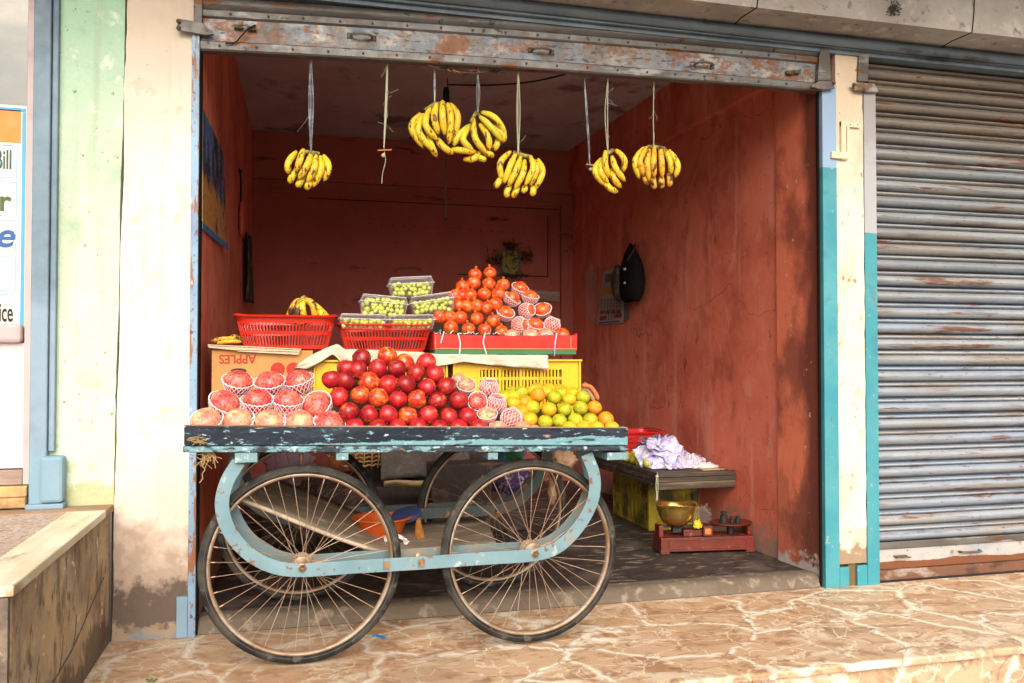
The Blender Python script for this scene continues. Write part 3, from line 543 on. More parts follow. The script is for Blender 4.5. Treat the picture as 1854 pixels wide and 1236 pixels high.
for a in ((655, 66), (980, 92), (1273, 117)): part(handle(*a), 'handle', rs, smooth=True)
mb = MB()
for px, py in ((432, 48), (456, 51), (1428, 131), (1441, 130)):
    c = P(px, py, -.015); mb.box((c.x-.016, -.028, c.z-.010), (c.x+.016, -.0085, c.z+.004), M_bark)
    mb.tube([c+Vector((-.018, -.012, -.008)), c+Vector((.018, -.014, .006))], .005, M_stem, 6)
mb.tube(cr([P(462, 45, -.035), P(448, 53, -.04), P(436, 66, -.035), P(425, 77, -.03), P(408, 78, -.03)], 6), .0028, M_wire, 6)
part(mb, 'lock_hasp', rs)

# ---- jambs
jl = thing('left_jamb', 'peeling blue steel shutter guide with orange rust beside the cream pillar', 'post', (-.36, 0, 0))
part(MB().box((-.378, -.022, .0), (-.350, .012, 2.36), M_blue).box((-.418, -.022, .0), (-.379, .0, .155), M_blueL).box((-.349, .0, .0), (-.343, .045, 2.36), M_dark), 'channel', jl, bevel=.002)
part(MB().box((-.372, -.03, 2.36), (-.340, .02, 2.54), M_lip), 'upper_channel', jl, bevel=.003)
def blade(a, b, c, d): return MB().prism([a, b, c, d], (0, .012, 0), M_lip)
q = [P(x, y, -.04) for x, y in ((322, 33), (366, 40), (388, 62), (372, 63), (321, 54))]
part(MB().prism(q, (0, .014, 0), M_lip).ball(P(323, 38, -.045), .009, M_bark, 8, 6).ball(P(323, 50, -.045), .009, M_bark, 8, 6), 'spring_blade', jl, bevel=.002)
jr = thing('right_jamb', 'teal and grey painted shutter guide between opening and cream column', 'post', (2.42, 0, 0))
def PXy(px, Y=0): return P(px, 620, Y).x
part(MB().box((PXy(1487), -.022, .0), (PXy(1513)-.002, .012, 2.36), M_teal).box((PXy(1513)-.001, -.022, .0), (PXy(1529), -.004, .092), M_teal).box((PXy(1483), .001, .0), (PXy(1486.5), .013, 2.36), M_dark), 'channel', jr, bevel=.002)
q = [P(x, y, -.035) for x, y in ((1481, 146), (1484, 100), (1490, 78), (1500, 78), (1503, 100), (1505, 146))]
part(MB().prism(q, (0, .03, 0), M_lip), 'upper_channel', jr, bevel=.003)
q = [P(x, y, -.05) for x, y in ((1468, 156), (1484, 146), (1508, 147), (1512, 160), (1488, 162))]
part(MB().prism(q, (0, .014, 0), M_rail).ball(P(1510, 150, -.055), .009, M_bark, 8, 6), 'spring_blade', jr, bevel=.002)
cx0, cx1 = PXy(1513), PXy(1562)
mb = MB(); N = 80; vs = []; fs = []
for i in range(N+1):
    z = .105+(2.56-.105)*i/N; r1 = .003*wob(z*11, 2)+.003*wob(z*31, 4); r2 = .004*wob(z*9, 8)+.003*wob(z*29, 1)
    neck = .0 if z < 2.31 else .004
    vs += [(cx0-.002+r1, -.016, z), (cx1-.001+r2, -.016, z), (cx1-.001+r2, .3, z), (cx0-.002+r1, .3, z)]
for i in range(N): a = i*4; b = a+4; fs += [(a, a+1, b+1, b), (a+1, a+2, b+2, b+1), (a+3, a, b, b+3)]
fs += [(3, 2, 1, 0)]
mb.add(vs, fs, M_cream2); mb.box((cx0+.01, .02, 0), (cx1-.01, .3, .11), M_bark); mb.box((PXy(1530)+.002, -.008, 0), (PXy(1544)-.002, .02, .1), M_stem)
tag(mb.build('cream_column'), 'narrow cream column with chipped foot between the two shop openings', 'pillar')
jc = thing('shutter_guide', 'grey and teal guide at the left edge of the closed shutter', 'post', (2.65, 0, 0))
part(MB().box((PXy(1562.5), -.022, .0), (PXy(1584), .012, 2.36), M_teal2).box((PXy(1544), -.022, .0), (PXy(1562.5)-.002, -.004, .095), M_teal), 'channel', jc, bevel=.002)
q = [P(x, y, -.03) for x, y in ((1554, 147), (1556, 86), (1574, 86), (1572, 147))]
part(MB().prism(q, (0, .03, 0), M_lip), 'upper_channel', jc, bevel=.003)
q = [P(x, y, -.045) for x, y in ((1545, 152), (1549, 163), (1574, 166), (1591, 166), (1584, 151), (1560, 149))][::-1]
part(MB().prism(q, (0, .014, 0), M_rail).ball(P(1546, 153, -.05), .009, M_bark, 8, 6), 'spring_blade', jc, bevel=.002)
# conduit z-bracket on the column
YC = -.03
mb = MB()
for (x0, y0), (x1, y1), o in (((1523, 219), (1558, 231), 0), ((1523, 219), (1532, 289), 1), ((1532.5, 226), (1538, 280), 2), ((1505, 274), (1536, 288), 3)):
    a = P(x0, y0, YC); b = P(x1, y1, YC); mb.box((a.x, YC-.002*o, a.z), (b.x, -.0165, b.z), M_conduit)
for x, y in ((1540, 225), (1553, 225), (1535, 235), (1535, 270), (1510, 281), (1521, 281)): mb.ball(P(x, y, YC-.002), .003, M_bark, 6, 4)
tag(mb.build('conduit_cover', bevel=.0015), 'cream z-shaped conduit cover screwed to the narrow cream column', 'conduit')

# ---- closed shutter on the right
cs = thing('closed_shutter', 'closed corrugated grey-blue steel shutter streaked with rust', 'shutter', (3.3, .03, 0))
SX0, SX1, SP = PXy(1584)-.002, 4.6, .0772
prof = []
NS = 31; zb0 = .185
for k in range(NS):
    b = zb0+SP*k
    for i in range(9): a = i/8; prof.append((.045-.018*math.sin(math.pi*a)**.8, b+.046*a))
    prof += [(.050, b+.0465), (.044, b+.049), (.034, b+.051), (.029, b+.056), (.031, b+.062), (.042, b+.0655), (.080, b+.0665), (.085, b+.0755)]
mb = MB(); PF = prof
mb.grid(lambda u, v: (SX0+(SX1-SX0)*u, PF[min(len(PF)-1, round(v*(len(PF)-1)))][0]+.003*wob(u*14, PF[min(len(PF)-1, round(v*(len(PF)-1)))][1]*6), PF[min(len(PF)-1, round(v*(len(PF)-1)))][1]+.0007*wob(u*9, PF[min(len(PF)-1, round(v*(len(PF)-1)))][1]*13)), 40, len(PF), M_slat)
part(mb, 'slats', cs, smooth=True, auto=True)
mb = MB().box((SX0, .030, .055), (SX1, .036, .148), M_slatr)
part(mb, 'bottom_rail', cs)
part(MB().box((SX0, .022, .15), (SX1, .04, .183), M_lip), 'upper_lip', cs, bevel=.003)
part(MB().box((SX0, .016, .004), (SX1, .05, .052), M_rust), 'lower_lip', cs, bevel=.003)
c = P(1754, 997, .03); w = .12
mb = MB().tube(cr([c+Vector((-w/2, .004, 0)), c+Vector((-w/2+.01, -.022, 0)), c+Vector((0, -.03, 0)), c+Vector((w/2-.01, -.022, 0)), c+Vector((w/2, .004, 0))], 5), .006, M_lip, 8)
part(mb, 'handle', cs, smooth=True)
c = P(1632, 1007, .02); part(MB().box((c.x-.03, .012, c.z-.006), (c.x+.03, .029, c.z+.004), M_bark).tube([c+Vector((-.04, 0, .004)), c+Vector((.05, -.004, -.006))], .004, M_stem, 6), 'lock_hasp', cs)

# ================================================================ CART
ct = thing('fruit_cart', 'four wheeled wooden fruit cart with peeling navy and teal paint', 'cart', (.44, -.1, 0))
YF = -.50; YK = .42
zfl = lambda x: .772-.012*(x+.34)/1.57
def board(pts, Y, t, m): return MB().prism([P(x, y, Y) for x, y in pts], (0, t, 0), m)
part(board([(333, 806), (333, 772), (700, 772.5), (1137, 776), (1137, 806), (700, 806)], YF, .024, M_navy), 'front_board', ct, bevel=.003)
part(board([(331, 819), (331, 808), (1138, 808), (1138, 815), (1075, 817), (700, 819)], YF-.004, .028, M_navy2), 'lower_rail', ct, bevel=.003)
part(MB().prism([P(333, 771, YF), P(1137, 775, YF), P(1137, 775, YF)+Vector((0, 0, .003)), P(333, 771, YF)+Vector((0, 0, .003))], (0, .022, 0), M_wood), 'top_edge', ct)
XA, XB = P(333, 780, YF).x, P(1137, 780, YF).x
zA, zB = P(333, 772, YF).z, P(1137, 776, YF).z
part(MB().box((XB-.022, YF+.026, .70), (XB, YK, zB+.006), M_navy2), 'side_board', ct, bevel=.002)
part(MB().box((XA, YF+.026, .76), (XA+.022, YK, zA-.002), M_navy2), 'side_board', ct, bevel=.002)
part(MB().box((XA, YK+.002, .72), (XB, YK+.022, .83), M_navy2), 'back_board', ct, bevel=.002)
mb = MB()
for i in range(7):
    y = YF+.026+i*.127; mb.prism([(XA+.024, y, .768), (XB-.024, y, .752), (XB-.024, y, .770), (XA+.024, y, .786)], (0, .123, 0), M_wood)
part(mb, 'deck', ct)
for x0, x1, yb in ((425, 466, 837), (609, 631, 833), (884, 902, 832), (1100, 1137, 832)):
    a, b = P(x0, 819.5, YF-.002), P(x1, yb, YF-.002)
    part(MB().box((a.x, YF+.0, b.z), (b.x, YK, a.z-.001), M_beam), 'cross_beam', ct, bevel=.002)
for x, y in ((443, 848), (546, 838)):
    c = P(x, y, -.40); mb = MB(); mb.tube([c+Vector((0, 0, .05)), c+Vector((0, 0, -.012))], .006, M_bolt, 8); part(mb, 'bolt', ct, smooth=True)
# U-shaped straps
cl = [(432, 836), (411, 872), (402, 912), (411, 952), (437, 990), (478, 1019), (535, 1032), (640, 1026), (760, 1019), (870, 1011), (968, 1004), (1013, 988), (1050, 950), (1073, 905), (1076, 862), (1062, 822)]
sp0 = [P(x, y, -.478) for x, y in cl]
path = cr(sp0, 6)
def strap(Y, dz, m, dx=0, w=.046):
    return MB().band([(p.x+dx, Y, p.z+dz) for p in path], None, w, (0, 1, 0), .008, m)
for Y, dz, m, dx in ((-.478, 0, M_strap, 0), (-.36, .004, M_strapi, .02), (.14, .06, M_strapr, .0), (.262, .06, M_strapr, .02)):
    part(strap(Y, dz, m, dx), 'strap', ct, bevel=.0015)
# wheels
def wheel(cx, cy, cz, Rr, rot, dim=False):
    w = bpy.data.objects.new('wheel', None); COL.objects.link(w); w.empty_display_size = .05
    w.location = (cx, cy, cz); rel(w, ct)
    rt = .0165; Rt = Rr-rt
    mb = MB(); n = 160; k = 12
    vs = []; fs = []
    for i in range(n):
        a = 2*math.pi*i/n
        for j in range(k):
            b = 2*math.pi*j/k; rr = Rt+math.cos(b)*rt*1.05
            vs.append((rr*math.cos(a), math.sin(b)*rt*.95, rr*math.sin(a)))
    fs = [(i*k+j, ((i+1) % n)*k+j, ((i+1) % n)*k+(j+1) % k, i*k+(j+1) % k) for i in range(n) for j in range(k)]
    mb.add(vs, fs, M_tyre)
    for yy in (-.0157, .0157):
        ring = [((Rt-.003)*math.cos(2*math.pi*i/96), yy, (Rt-.003)*math.sin(2*math.pi*i/96)) for i in range(97)]
        mb.tube(ring, .0008, M_tline, 5, caps=False)
    mb.build('tyre', w, smooth=True)
    Ri = Rr-.0335; pr = [(Ri+.004, -.0145), (Ri+.004, -.016), (Ri-.004, -.0125), (Ri-.0075, -.004), (Ri-.0075, .004), (Ri-.004, .0125), (Ri+.004, .016), (Ri+.004, .0145)]
    MB().lathe(pr, (0, 0, 0), M_rim, 96, 'Y').build('rim', w, smooth=True)
    mb = MB(); ms = M_spoked if dim else M_spoke
    for i in range(36):
        a = 2*math.pi*i/36+rot+.012*wob(i*3.3); side = -1 if i % 2 else 1; off = (.42 if (i//2) % 2 else -.42)
        h = Vector((.027*math.cos(a+off), .030*side, .027*math.sin(a+off))); e = Vector(((Ri-.008)*math.cos(a), .002*side, (Ri-.008)*math.sin(a)))
        bend = Vector((0, .004*wob(i*2.1, 3), 0)); mb.tube([h, h.lerp(e, .5)+bend, e], .0013, ms, 5)
        mb.tube([e, e*.955+Vector((0, h.y*.04, 0))], .0021, ms, 5)
    mb.build('spokes', w)
    pr = [(0, -.05), (.010, -.05), (.010, -.036), (.031, -.034), (.034, -.031), (.034, -.027), (.018, -.024), (.016, 0), (.018, .024), (.034, .027), (.034, .031), (.031, .034), (.010, .036), (.010, .05), (0, .05)]
    MB().lathe(pr, (0, 0, 0), M_rim, 24, 'Y').build('hub', w, smooth=True)
    MB().tube([(0, -.070, 0), (0, .075, 0)], .007, M_bolt, 10).lathe([(0, -.083), (.006, -.082), (.009, -.078), (.010, -.075), (.012, -.070), (.012, -.064), (.016, -.063), (.016, -.060)], (0, 0, 0), M_bolt, 6, 'Y').build('axle', w)
    return w
wheel(.040, -.42, .347, .344, .1)
wheel(.868, -.42, .348, .339, .33)
wheel(.040, .20, .052+.336, .336, .2, True)
wheel(.872, .20, .052+.341, .341, .5, True)
mb = MB()
for x, y in ((763, 1019), (700, 1023)):
    mb = MB(); c = P(x, y, -.484); mb.box((c.x-.012, -.489, c.z-.012), (c.x+.012, -.4825, c.z+.012), M_bolt); mb.lathe([(0, -.008), (.006, -.008), (.008, -.005), (.008, 0)], c, M_bolt, 8, 'Y'); part(mb, 'bolt', ct)
part(MB().tube([P(757, 1005, -.46), P(757, 1005, -.36)], .008, M_bolt, 8), 'spacer', ct)

# ================================================================ FRUIT
def fruit_mesh(name, m, kind='apple', seg=24, taper=True, stem=True):
    mb = MB()
    if kind == 'apple':
        pr = []
        for i in range(17):
            t = math.pi*i/16; s = math.sin(t); c = math.cos(t)
            r = s*(1+.10*c) ; h = c*(.98 if taper else .90)
            h -= (.22 if stem else .06)*math.exp(-(r/.22)**2)*(1 if c > 0 else -.6)
            pr.append((max(r, .0005), h))
        mb.grid(lambda u, v: ((lambda p: (p[0]*math.cos(2*math.pi*u)*(1+.025*math.cos(10*math.pi*u)*(1-v if v > .5 else .3)), p[0]*math.sin(2*math.pi*u)*(1+.025*math.cos(10*math.pi*u)*.6), p[1]*(1+.05*(v > .8)*math.cos(10*math.pi*u))))(pr[round(v*16)])), seg, 17, m, cu=True)
        if stem: mb.tube([(0, 0, .6), (.02, .02, .85), (.09, .05, 1.10)], [.035, .03, .045], M_stem, 6)
    elif kind == 'orange':
        pr = [(max(.0005, math.sin(math.pi*i/16)), math.cos(math.pi*i/16)*.93-.05*(i == 0)+.03*(i == 16)) for i in range(17)]
        mb.grid(lambda u, v: (lambda p: (p[0]*math.cos(2*math.pi*u), p[0]*math.sin(2*math.pi*u), p[1]))(pr[round(v*16)]), seg, 17, m, cu=True)
        mb.lathe([(0.0, .90), (.05, .905), (.07, .87)], (0, 0, 0), M_leafg, 8)
    else:
        pr = [(max(.0005, math.sin(math.pi*i/16)**.95), math.cos(math.pi*i/16)*.92+(.12 if i == 0 else .03 if i == 1 else 0)) for i in range(17)]
        mb.grid(lambda u, v: (lambda p: (p[0]*math.cos(2*math.pi*u)*(1+.018*math.cos(12*math.pi*u)), p[0]*math.sin(2*math.pi*u)*(1+.018*math.cos(12*math.pi*u)), p[1]))(pr[round(v*16)]), seg, 17, m, cu=True)
        mb.lathe([(.26, .93), (.17, .99), (.14, 1.05), (.17, 1.12)], (0, 0, 0), m, 12)
        for k in range(6):
            a = k*math.pi/3; c, s = math.cos(a), math.sin(a); c2, s2 = math.cos(a+.5), math.sin(a+.5); c3, s3 = math.cos(a-.5), math.sin(a-.5)
            mb.add([(c3*.16, s3*.16, 1.09), (c2*.16, s2*.16, 1.09), (c*.24, s*.24, 1.30), (c*.11, s*.11, 1.1)], [(0, 1, 2), (1, 3, 2), (3, 0, 2), (0, 3, 1)], M_crown)
    return mb.mesh(name, True)
def net_mesh(name, t0, t1, m, n=20, rad=1.07, seed=0):
    mb = MB(); t0, t1 = R(t0), R(t1); tw = .55*(t1-t0); K = 9; random.seed(seed); ph = random.random()*6
    def pt(t, a):
        lip = .10*max(0, 1-(t-t0)/.25); rr = rad+lip+.03*math.sin(3*a+ph)+.05*noise.noise(Vector((math.cos(a)*2+ph, math.sin(a)*2, t*2+seed)))
        zz = math.cos(t)*rr*.95
        return Vector((math.sin(t)*math.cos(a)*rr, math.sin(t)*math.sin(a)*rr, zz))
    for i in range(n):
        for h in (-1, 1):
            pts = [pt(t0+(t1-t0)*k/K, 2*math.pi*i/n+h*tw*k/K) for k in range(K+1)]
            mb.tube(pts, .027, m, 4)
    ring = [pt(t0, 2*math.pi*i/(n*2)+.0)+Vector((0, 0, .07*(i % 2))) for i in range(n*2+1)]
    mb.tube(ring, .05, m, 5, caps=False)
    return mb.mesh(name, True)
ME_apple, ME_apple2, ME_gala, ME_galap = fruit_mesh('red_apple', M_apple), fruit_mesh('bicolour_apple', M_apple2), fruit_mesh('striped_apple', M_gala, seg=32, taper=False, stem=False), fruit_mesh('pale_apple', M_galap, seg=32, taper=False, stem=False)
ME_pom = fruit_mesh('pomegranate', M_pom, kind='pom'); ME_o, ME_og, ME_oo = fruit_mesh('yellow_orange', M_org, kind='orange'), fruit_mesh('green_orange', M_orgg, kind='orange'), fruit_mesh('deep_orange', M_orgo, kind='orange')
ME_pn = fruit_mesh('netted_pomegranate', M_pom, kind='orange')
NETS = {'half': [net_mesh('fruit_net', 82, 168, M_net, seed=s) for s in range(3)], 'low': [net_mesh('fruit_net', 100, 172, M_netw, seed=3)], 'full': [net_mesh('fruit_net', 38, 172, M_net, 17, seed=4)], 'rim': [net_mesh('fruit_net', 74, 165, M_netw, seed=5)]}
def axis_rot(d): return Vector(d).to_track_quat('Z', 'Y').to_euler()
def rnd_rot(side=True):
    a = random.uniform(-1, 1)
    d = Vector((random.choice((-1, 1)), random.uniform(-.5, .3), random.uniform(-.5, .6))) if side else Vector((random.uniform(-.3, .3), random.uniform(-.7, .1), 1))
    e = d.to_track_quat('Z', 'Y'); from mathutils import Quaternion
    return (e @ Quaternion((0, 0, 1), random.uniform(0, 6.28))).to_euler()
# red apples: rows in the zoomed-crop coordinates, converted to points on a sloping heap
c4 = lambda x, y: (580+x/3.863, 470+y/3.863); c5 = lambda x, y: (780+x/3.746, 460+y/3.746); c3 = lambda x, y: (330+x/3.432, 440+y/3.432)
random.seed(3)
A = [(-.452, [(240, 1172, 0), (400, 1180, 0), (540, 1180, 0), (685, 1178, 0), (830, 1185, 0), (970, 1183, 0), (1110, 1182, 0)]),
     (-.415, [(203, 1065, 0), (340, 1080, 0), (478, 1083, 0), (612, 1093, 1), (755, 1087, 0), (900, 1098, 0), (1033, 1097, 0)]),
     (-.365, [(128, 960, 0), (277, 947, 1), (408, 967, 1), (543, 978, 0), (675, 978, 1), (818, 990, 0), (968, 987, 0)]),
     (-.315, [(75, 838, 0), (172, 850, 0), (343, 855, 1), (472, 872, 0), (602, 873, 0), (745, 895, 0), (884, 887, 0)]),
     (-.265, [(183, 762, 0), (257, 772, 0), (400, 762, 0), (535, 764, 0), (668, 797, 0), (803, 802, 0)]),
     (-.215, [(288, 690, 0), (467, 678, 1), (592, 722, 1), (740, 718, 0)])]
WHERE = ['half hidden behind the cart rim', 'in the lowest full row', 'in the second full row', 'in the third full row', 'in the fourth full row', 'at the top of the heap']
for k, (Y, row) in enumerate(A):
    for i, (x, y, bi) in enumerate(row):
        r = .0345*random.uniform(.97, 1.05)*(1+.10*k/6)*.99; p = P(*c4(x, y), Y)
        o = inst('red_apple', ME_apple2 if bi else ME_apple, None, p, rnd_rot(random.random() < .75), (r*random.uniform(.94, 1.05), r*random.uniform(.94, 1.05), r*random.uniform(.96, 1.12)))
        tag(o, f"{'yellow-flushed' if bi else 'glossy red'} apple {WHERE[k]}, {ORD[i+1]} from the left", 'apple', 'red apples heaped on the cart')
def netted(nm, me, p, r, axis, net, label, cat, group):
    o = inst(nm, me, None, p, axis_rot(axis), r); tag(o, label, cat, group)
    n = inst('fruit_net', random.choice(NETS[net]), o); return o
G = [(-.418, [(152, 1108, 1), (345, 1112, 1), (540, 1115, 1), (730, 1118, 1), (915, 1124, 0)]), (-.375, [(262, 997, 0), (468, 985, 1), (655, 990, 0), (838, 1008, 1)]), (-.30, [(345, 868, 0), (545, 872, 0), (725, 862, 0)])]
GW = ['half hidden behind the cart rim', 'in the middle row', 'in the top row']
AX = {(1, 0): (.35, -.55, .75), (1, 1): (0, -.40, .95), (1, 2): (.05, -.35, .95), (1, 3): (-.45, -.75, .55), (2, 0): (.15, -.45, .9), (2, 1): (-.1, -.45, .9), (2, 2): (-.3, -.35, 1)}
for k, (Y, row) in enumerate(G):
    for i, (x, y, pale) in enumerate(row):
        netted('netted_apple', ME_galap if (pale and k == 0) else ME_gala, P(*c3(x, y), Y), .0485, AX.get((k, i), (.1*(i-2), -.7, .8)), 'half',
               f"large {'pale' if pale and k == 0 else 'blushed'} netted apple {GW[k]}, {ORD[i+1]} from the left", 'apple', 'large netted apples at the left end of the cart')
H = [(190, 845, -.22, .024, 'low', 1, (0, -.6, .8)), (243, 893, -.30, .032, 'half', 1, (-.1, -.7, .8)), (393, 912, -.28, .037, 'full', 0, (.1, -.35, 1)), (315, 1002, -.36, .033, 'rim', 0, (0, -1, .3)), (445, 1018, -.35, .036, 'full', 0, (.1, -.4, 1)),
     (382, 1090, -.41, .033, 'half', 1, (-.1, -.5, .9)), (460, 1182, -.45, .030, 'half', 1, (.1, -.4, .9)), (543, 1118, -.42, .039, 'full', 0, (.75, .1, .8)), (630, 1185, -.46, .030, 'low', 1, (0, -.5, 1)), (705, 1195, -.455, .022, 'low', 1, (0, -.5, 1))]
HL = ['small pale netted apple at the top left of the netted group by the oranges', 'pale yellow netted apple touching the highest right-hand red apples', 'red apple in a pink net, topmost beside the yellow crate', 'striped red apple in a white net ring amid the red apples',
      'red apple sunk deep in a pink net, above the fully wrapped one', 'yellow apple in net low beside the last red apples', 'cream coloured apple half hidden by the cart rim', 'fully net-wrapped apple next to the lowest oranges', 'pale apple behind the rim, left of the oranges', 'smallest pale apple behind the rim below the oranges']
for (x, y, Y, r, net, pale, ax), lb in zip(H, HL):
    netted('netted_apple', ME_galap if pale else ME_gala, P(*c5(x, y), Y), r, ax, net, lb, 'apple', 'small netted apples between red apples and oranges')
O = [(-.455, [(940, 1182, 0), (1035, 1178, 0), (1125, 1182, 0), (1228, 1180, 0)]), (-.42, [(672, 1120, 0), (775, 1138, 1), (872, 1130, 2), (980, 1127, 2), (1082, 1125, 2), (1187, 1118, 3)]),
     (-.37, [(612, 1072, 3), (690, 1040, 1), (800, 1053, 0), (907, 1053, 1), (1015, 1043, 2), (1110, 1040, 3)]), (-.32, [(560, 1012, 0), (645, 1005, 3), (725, 955, 3), (838, 970, 1), (937, 985, 0), (1030, 970, 2)]),
     (-.27, [(490, 975, 1), (558, 972, 0), (615, 942, 1), (700, 930, 0), (785, 935, 0), (880, 945, 2), (965, 950, 0)]), (-.22, [(548, 945, 1), (720, 920, 3), (800, 922, 0), (868, 925, 3), (945, 940, 2)])]
OW = ['half hidden behind the cart rim', 'in the lowest full row', 'in the second full row', 'in the third full row', 'in the fourth row', 'in the rearmost row']
cname = {0: 'yellow', 1: 'green', 2: 'green and yellow', 3: 'deep orange'}
for k, (Y, row) in enumerate(O):
    for i, (x, y, c) in enumerate(row):
        r = (.0295 if c != 3 else .0305)*random.uniform(.95, 1.04); me = {0: ME_o, 1: ME_og, 2: random.choice((ME_og, ME_o)), 3: ME_oo}[c]
        if c == 2: me = ME_og
        o = inst('orange', me, None, P(*c5(x, y), Y), rnd_rot(False), r); tag(o, f"{cname[c]} orange {OW[k]}, {ORD[i+1]} from the left", 'orange', 'oranges at the right end of the cart')
# pomegranates in the red box, upright
Q = [(.03, [(135, 498), (255, 508), (365, 515), (480, 525)]), (.06, [(60, 425), (130, 425), (200, 430), (312, 438), (423, 455)]), (.10, [(185, 348), (243, 355), (310, 352), (372, 365), (437, 340)]),
     (.14, [(168, 282), (212, 283), (270, 278), (362, 272), (457, 268)]), (.18, [(215, 222), (290, 195), (393, 203), (490, 210)]), (.22, [(300, 140), (400, 128)])]
QW = ['in the row half sunk in the red box', 'in the second row', 'in the third row', 'in the fourth row', 'in the fifth row', 'at the very top']
for k, (Y, row) in enumerate(Q):
    for i, (x, y) in enumerate(row):
        r = .0315*random.uniform(.95, 1.03); o = inst('pomegranate', ME_pom, None, P(*c5(x, y), Y), (random.uniform(-.2, .2), random.uniform(-.25, .25), random.uniform(0, 6)), r)
        tag(o, f"orange-red pomegranate {QW[k]}, {ORD[i+1]} from the left", 'pomegranate', 'pomegranates piled in the red box')
V = [(605, 232, .17, 'half', (.2, -.6, .8), 'topmost netted pomegranate, deep red, right of the bare ones'), (552, 302, .13, 'half', (.5, -.5, .8), 'netted pomegranate just below and left of the topmost netted one'), (675, 290, .14, 'half', (.1, -.4, 1), 'netted pomegranate just below and right of the topmost netted one'),
     (507, 400, .08, 'half', (.1, -.65, .8), 'netted pomegranate touching the bare pomegranates at mid height'), (648, 385, .09, 'full', (.6, -1, .2), 'netted pomegranate in the centre of the netted group, opening to the right'), (758, 378, .11, 'half', (-.35, -.7, .7), 'bright red netted pomegranate at the right edge, mid height'),
     (600, 480, .045, 'full', (.8, -1, .0), 'low netted pomegranate wrapped on its left side'), (708, 480, .05, 'half', (.1, -.6, .8), 'low netted pomegranate with its bare top showing'), (822, 480, .06, 'full', (.4, -.1, 1), 'almost fully wrapped netted pomegranate at the lower right end'),
     (675, 555, .02, 'low', (0, -.5, 1), 'pale orange fruit peeping over the red box edge'), (775, 548, .02, 'low', (0, -.3, 1), 'pale yellow fruit in white net at the red box edge'), (890, 550, .03, 'low', (0, -.4, 1), 'orange fruit in the right corner of the red box'), (550, 560, .02, 'low', (0, -.4, 1), 'pale fruit at the box edge under the netted pomegranates')]
for x, y, Y, net, ax, lb in V:
    netted('netted_pomegranate', ME_galap if 'pale' in lb else ME_pn, P(*c5(x, y), Y), .0345, ax, net, lb, 'pomegranate', 'netted pomegranates in the red box')
# packing mounds under the heaps
def mound(x0, x1, prof, nm, lb, m=M_straw):
    mb = MB(); mb.grid(lambda u, v: (x0+(x1-x0)*u, prof[round(v*(len(prof)-1))][0], prof[round(v*(len(prof)-1))][1]*(min(1, 6*u, 6*(1-u)))+prof[0][1]*(1-min(1, 6*u, 6*(1-u)))+.004*wob(u*20, v*9)), 24, len(prof), m); return tag(mb.build(nm, smooth=True), lb, 'padding')
mound(-.30, .10, [(-.40, .79), (-.34, .80), (-.27, .84), (-.22, .88), (-.15, .86), (-.1, .79)], 'packing_paper', 'dark packing under the large netted apples')
mound(.10, .78, [(-.42, .78), (-.36, .80), (-.28, .875), (-.20, .96), (-.13, .98), (-.05, .90), (-.02, .79)], 'packing_paper', 'dark packing under the red apple heap')
mound(.66, 1.16, [(-.42, .775), (-.36, .79), (-.28, .83), (-.20, .86), (-.12, .84), (-.05, .78)], 'packing_paper', 'dark packing under the oranges')

# ================================================================ BOXES ON THE CART
def crate(nm, lb, x0, x1, z0, z1, y0, y1, m, groups, group=None, solid_l=.0, solid_r=.0, root=None):
    t = thing(nm, lb, 'crate', ((x0+x1)/2, (y0+y1)/2, z0), group); th = .005
    f = MB(); h = z1-z0; xs0 = x0+solid_l; xs1 = x1-solid_r
    f.box((x0, y0, z0), (xs0, y0+th, z1), m); f.box((xs1, y0, z0), (x1, y0+th, z1), m)
    for za, zb in ((z0, z0+.035), (z0+h*.45, z0+h*.45+.012), (z0+h*.70, z0+h*.70+.012), (z1-.035, z1)): f.box((xs0, y0+.0005, za), (xs1, y0+th, zb), m)
    n = groups*5
    for g in range(groups):
        a = xs0+(xs1-xs0)*g/groups; b = xs0+(xs1-xs0)*(g+1)/groups
        f.box((a-.006, y0-.003, z0+.02), (a+.006, y0+th-.001, z1-.01), m)
        for i in range(1, 6):
            x = a+(b-a)*i/6; f.box((x-.0038, y0+.001, z0+.03), (x+.0038, y0+th-.001, z1-.03), m)
    part(f, 'front_panel', t)
    b_ = MB(); b_.box((x0, y1-th, z0), (x1, y1, z1), m); b_.box((x0+.001, y0+th, z0), (x1-.001, y1-th, z0+th), m)
    for x in (x0, x1-th): 
        for q in range(9): ya = y0+th+(y1-y0-2*th)*q/9; b_.box((x, ya, z0), (x+th, ya+(y1-y0)/9*.62, z1), m)
        b_.box((x+.0005, y0+th, z0+.001), (x+th-.0005, y1-th, z0+.05), m); b_.box((x+.0005, y0+th, z1-.05), (x+th-.0005, y1-th, z1-.001), m); b_.box((x+.0005, y0+th, z0+h*.5), (x+th-.0005, y1-th, z0+h*.5+.03), m)
    part(b_, 'body', t)
    r_ = MB(); L = .014
    r_.box((x0-L, y0-L, z1), (x1+L, y0+th, z1+.008), m); r_.box((x0-L, y1-th, z1), (x1+L, y1+L, z1+.008), m); r_.box((x0-L, y0+th+.0005, z1), (x0+th, y1-th-.0005, z1+.008), m); r_.box((x1-th, y0+th+.0005, z1), (x1+L, y1-th-.0005, z1+.008), m)
    r_.box((x0-.010, y0-.008, z0), (x0-.001, y0+.01, z1-.001), m); r_.box((x1+.001, y0-.008, z0), (x1+.010, y0+.01, z1-.001), m)
    part(r_, 'rim', t, bevel=.0015)
    return t
YS = .0
crate('yellow_crate', 'yellow plastic crate behind the red apples, partly under the newspaper', P(572, 700, YS).x, P(806, 700, YS).x, .79, P(700, 655, YS).z, YS, .38, M_yellow, 4, 'yellow crates on the cart', .06, .06)
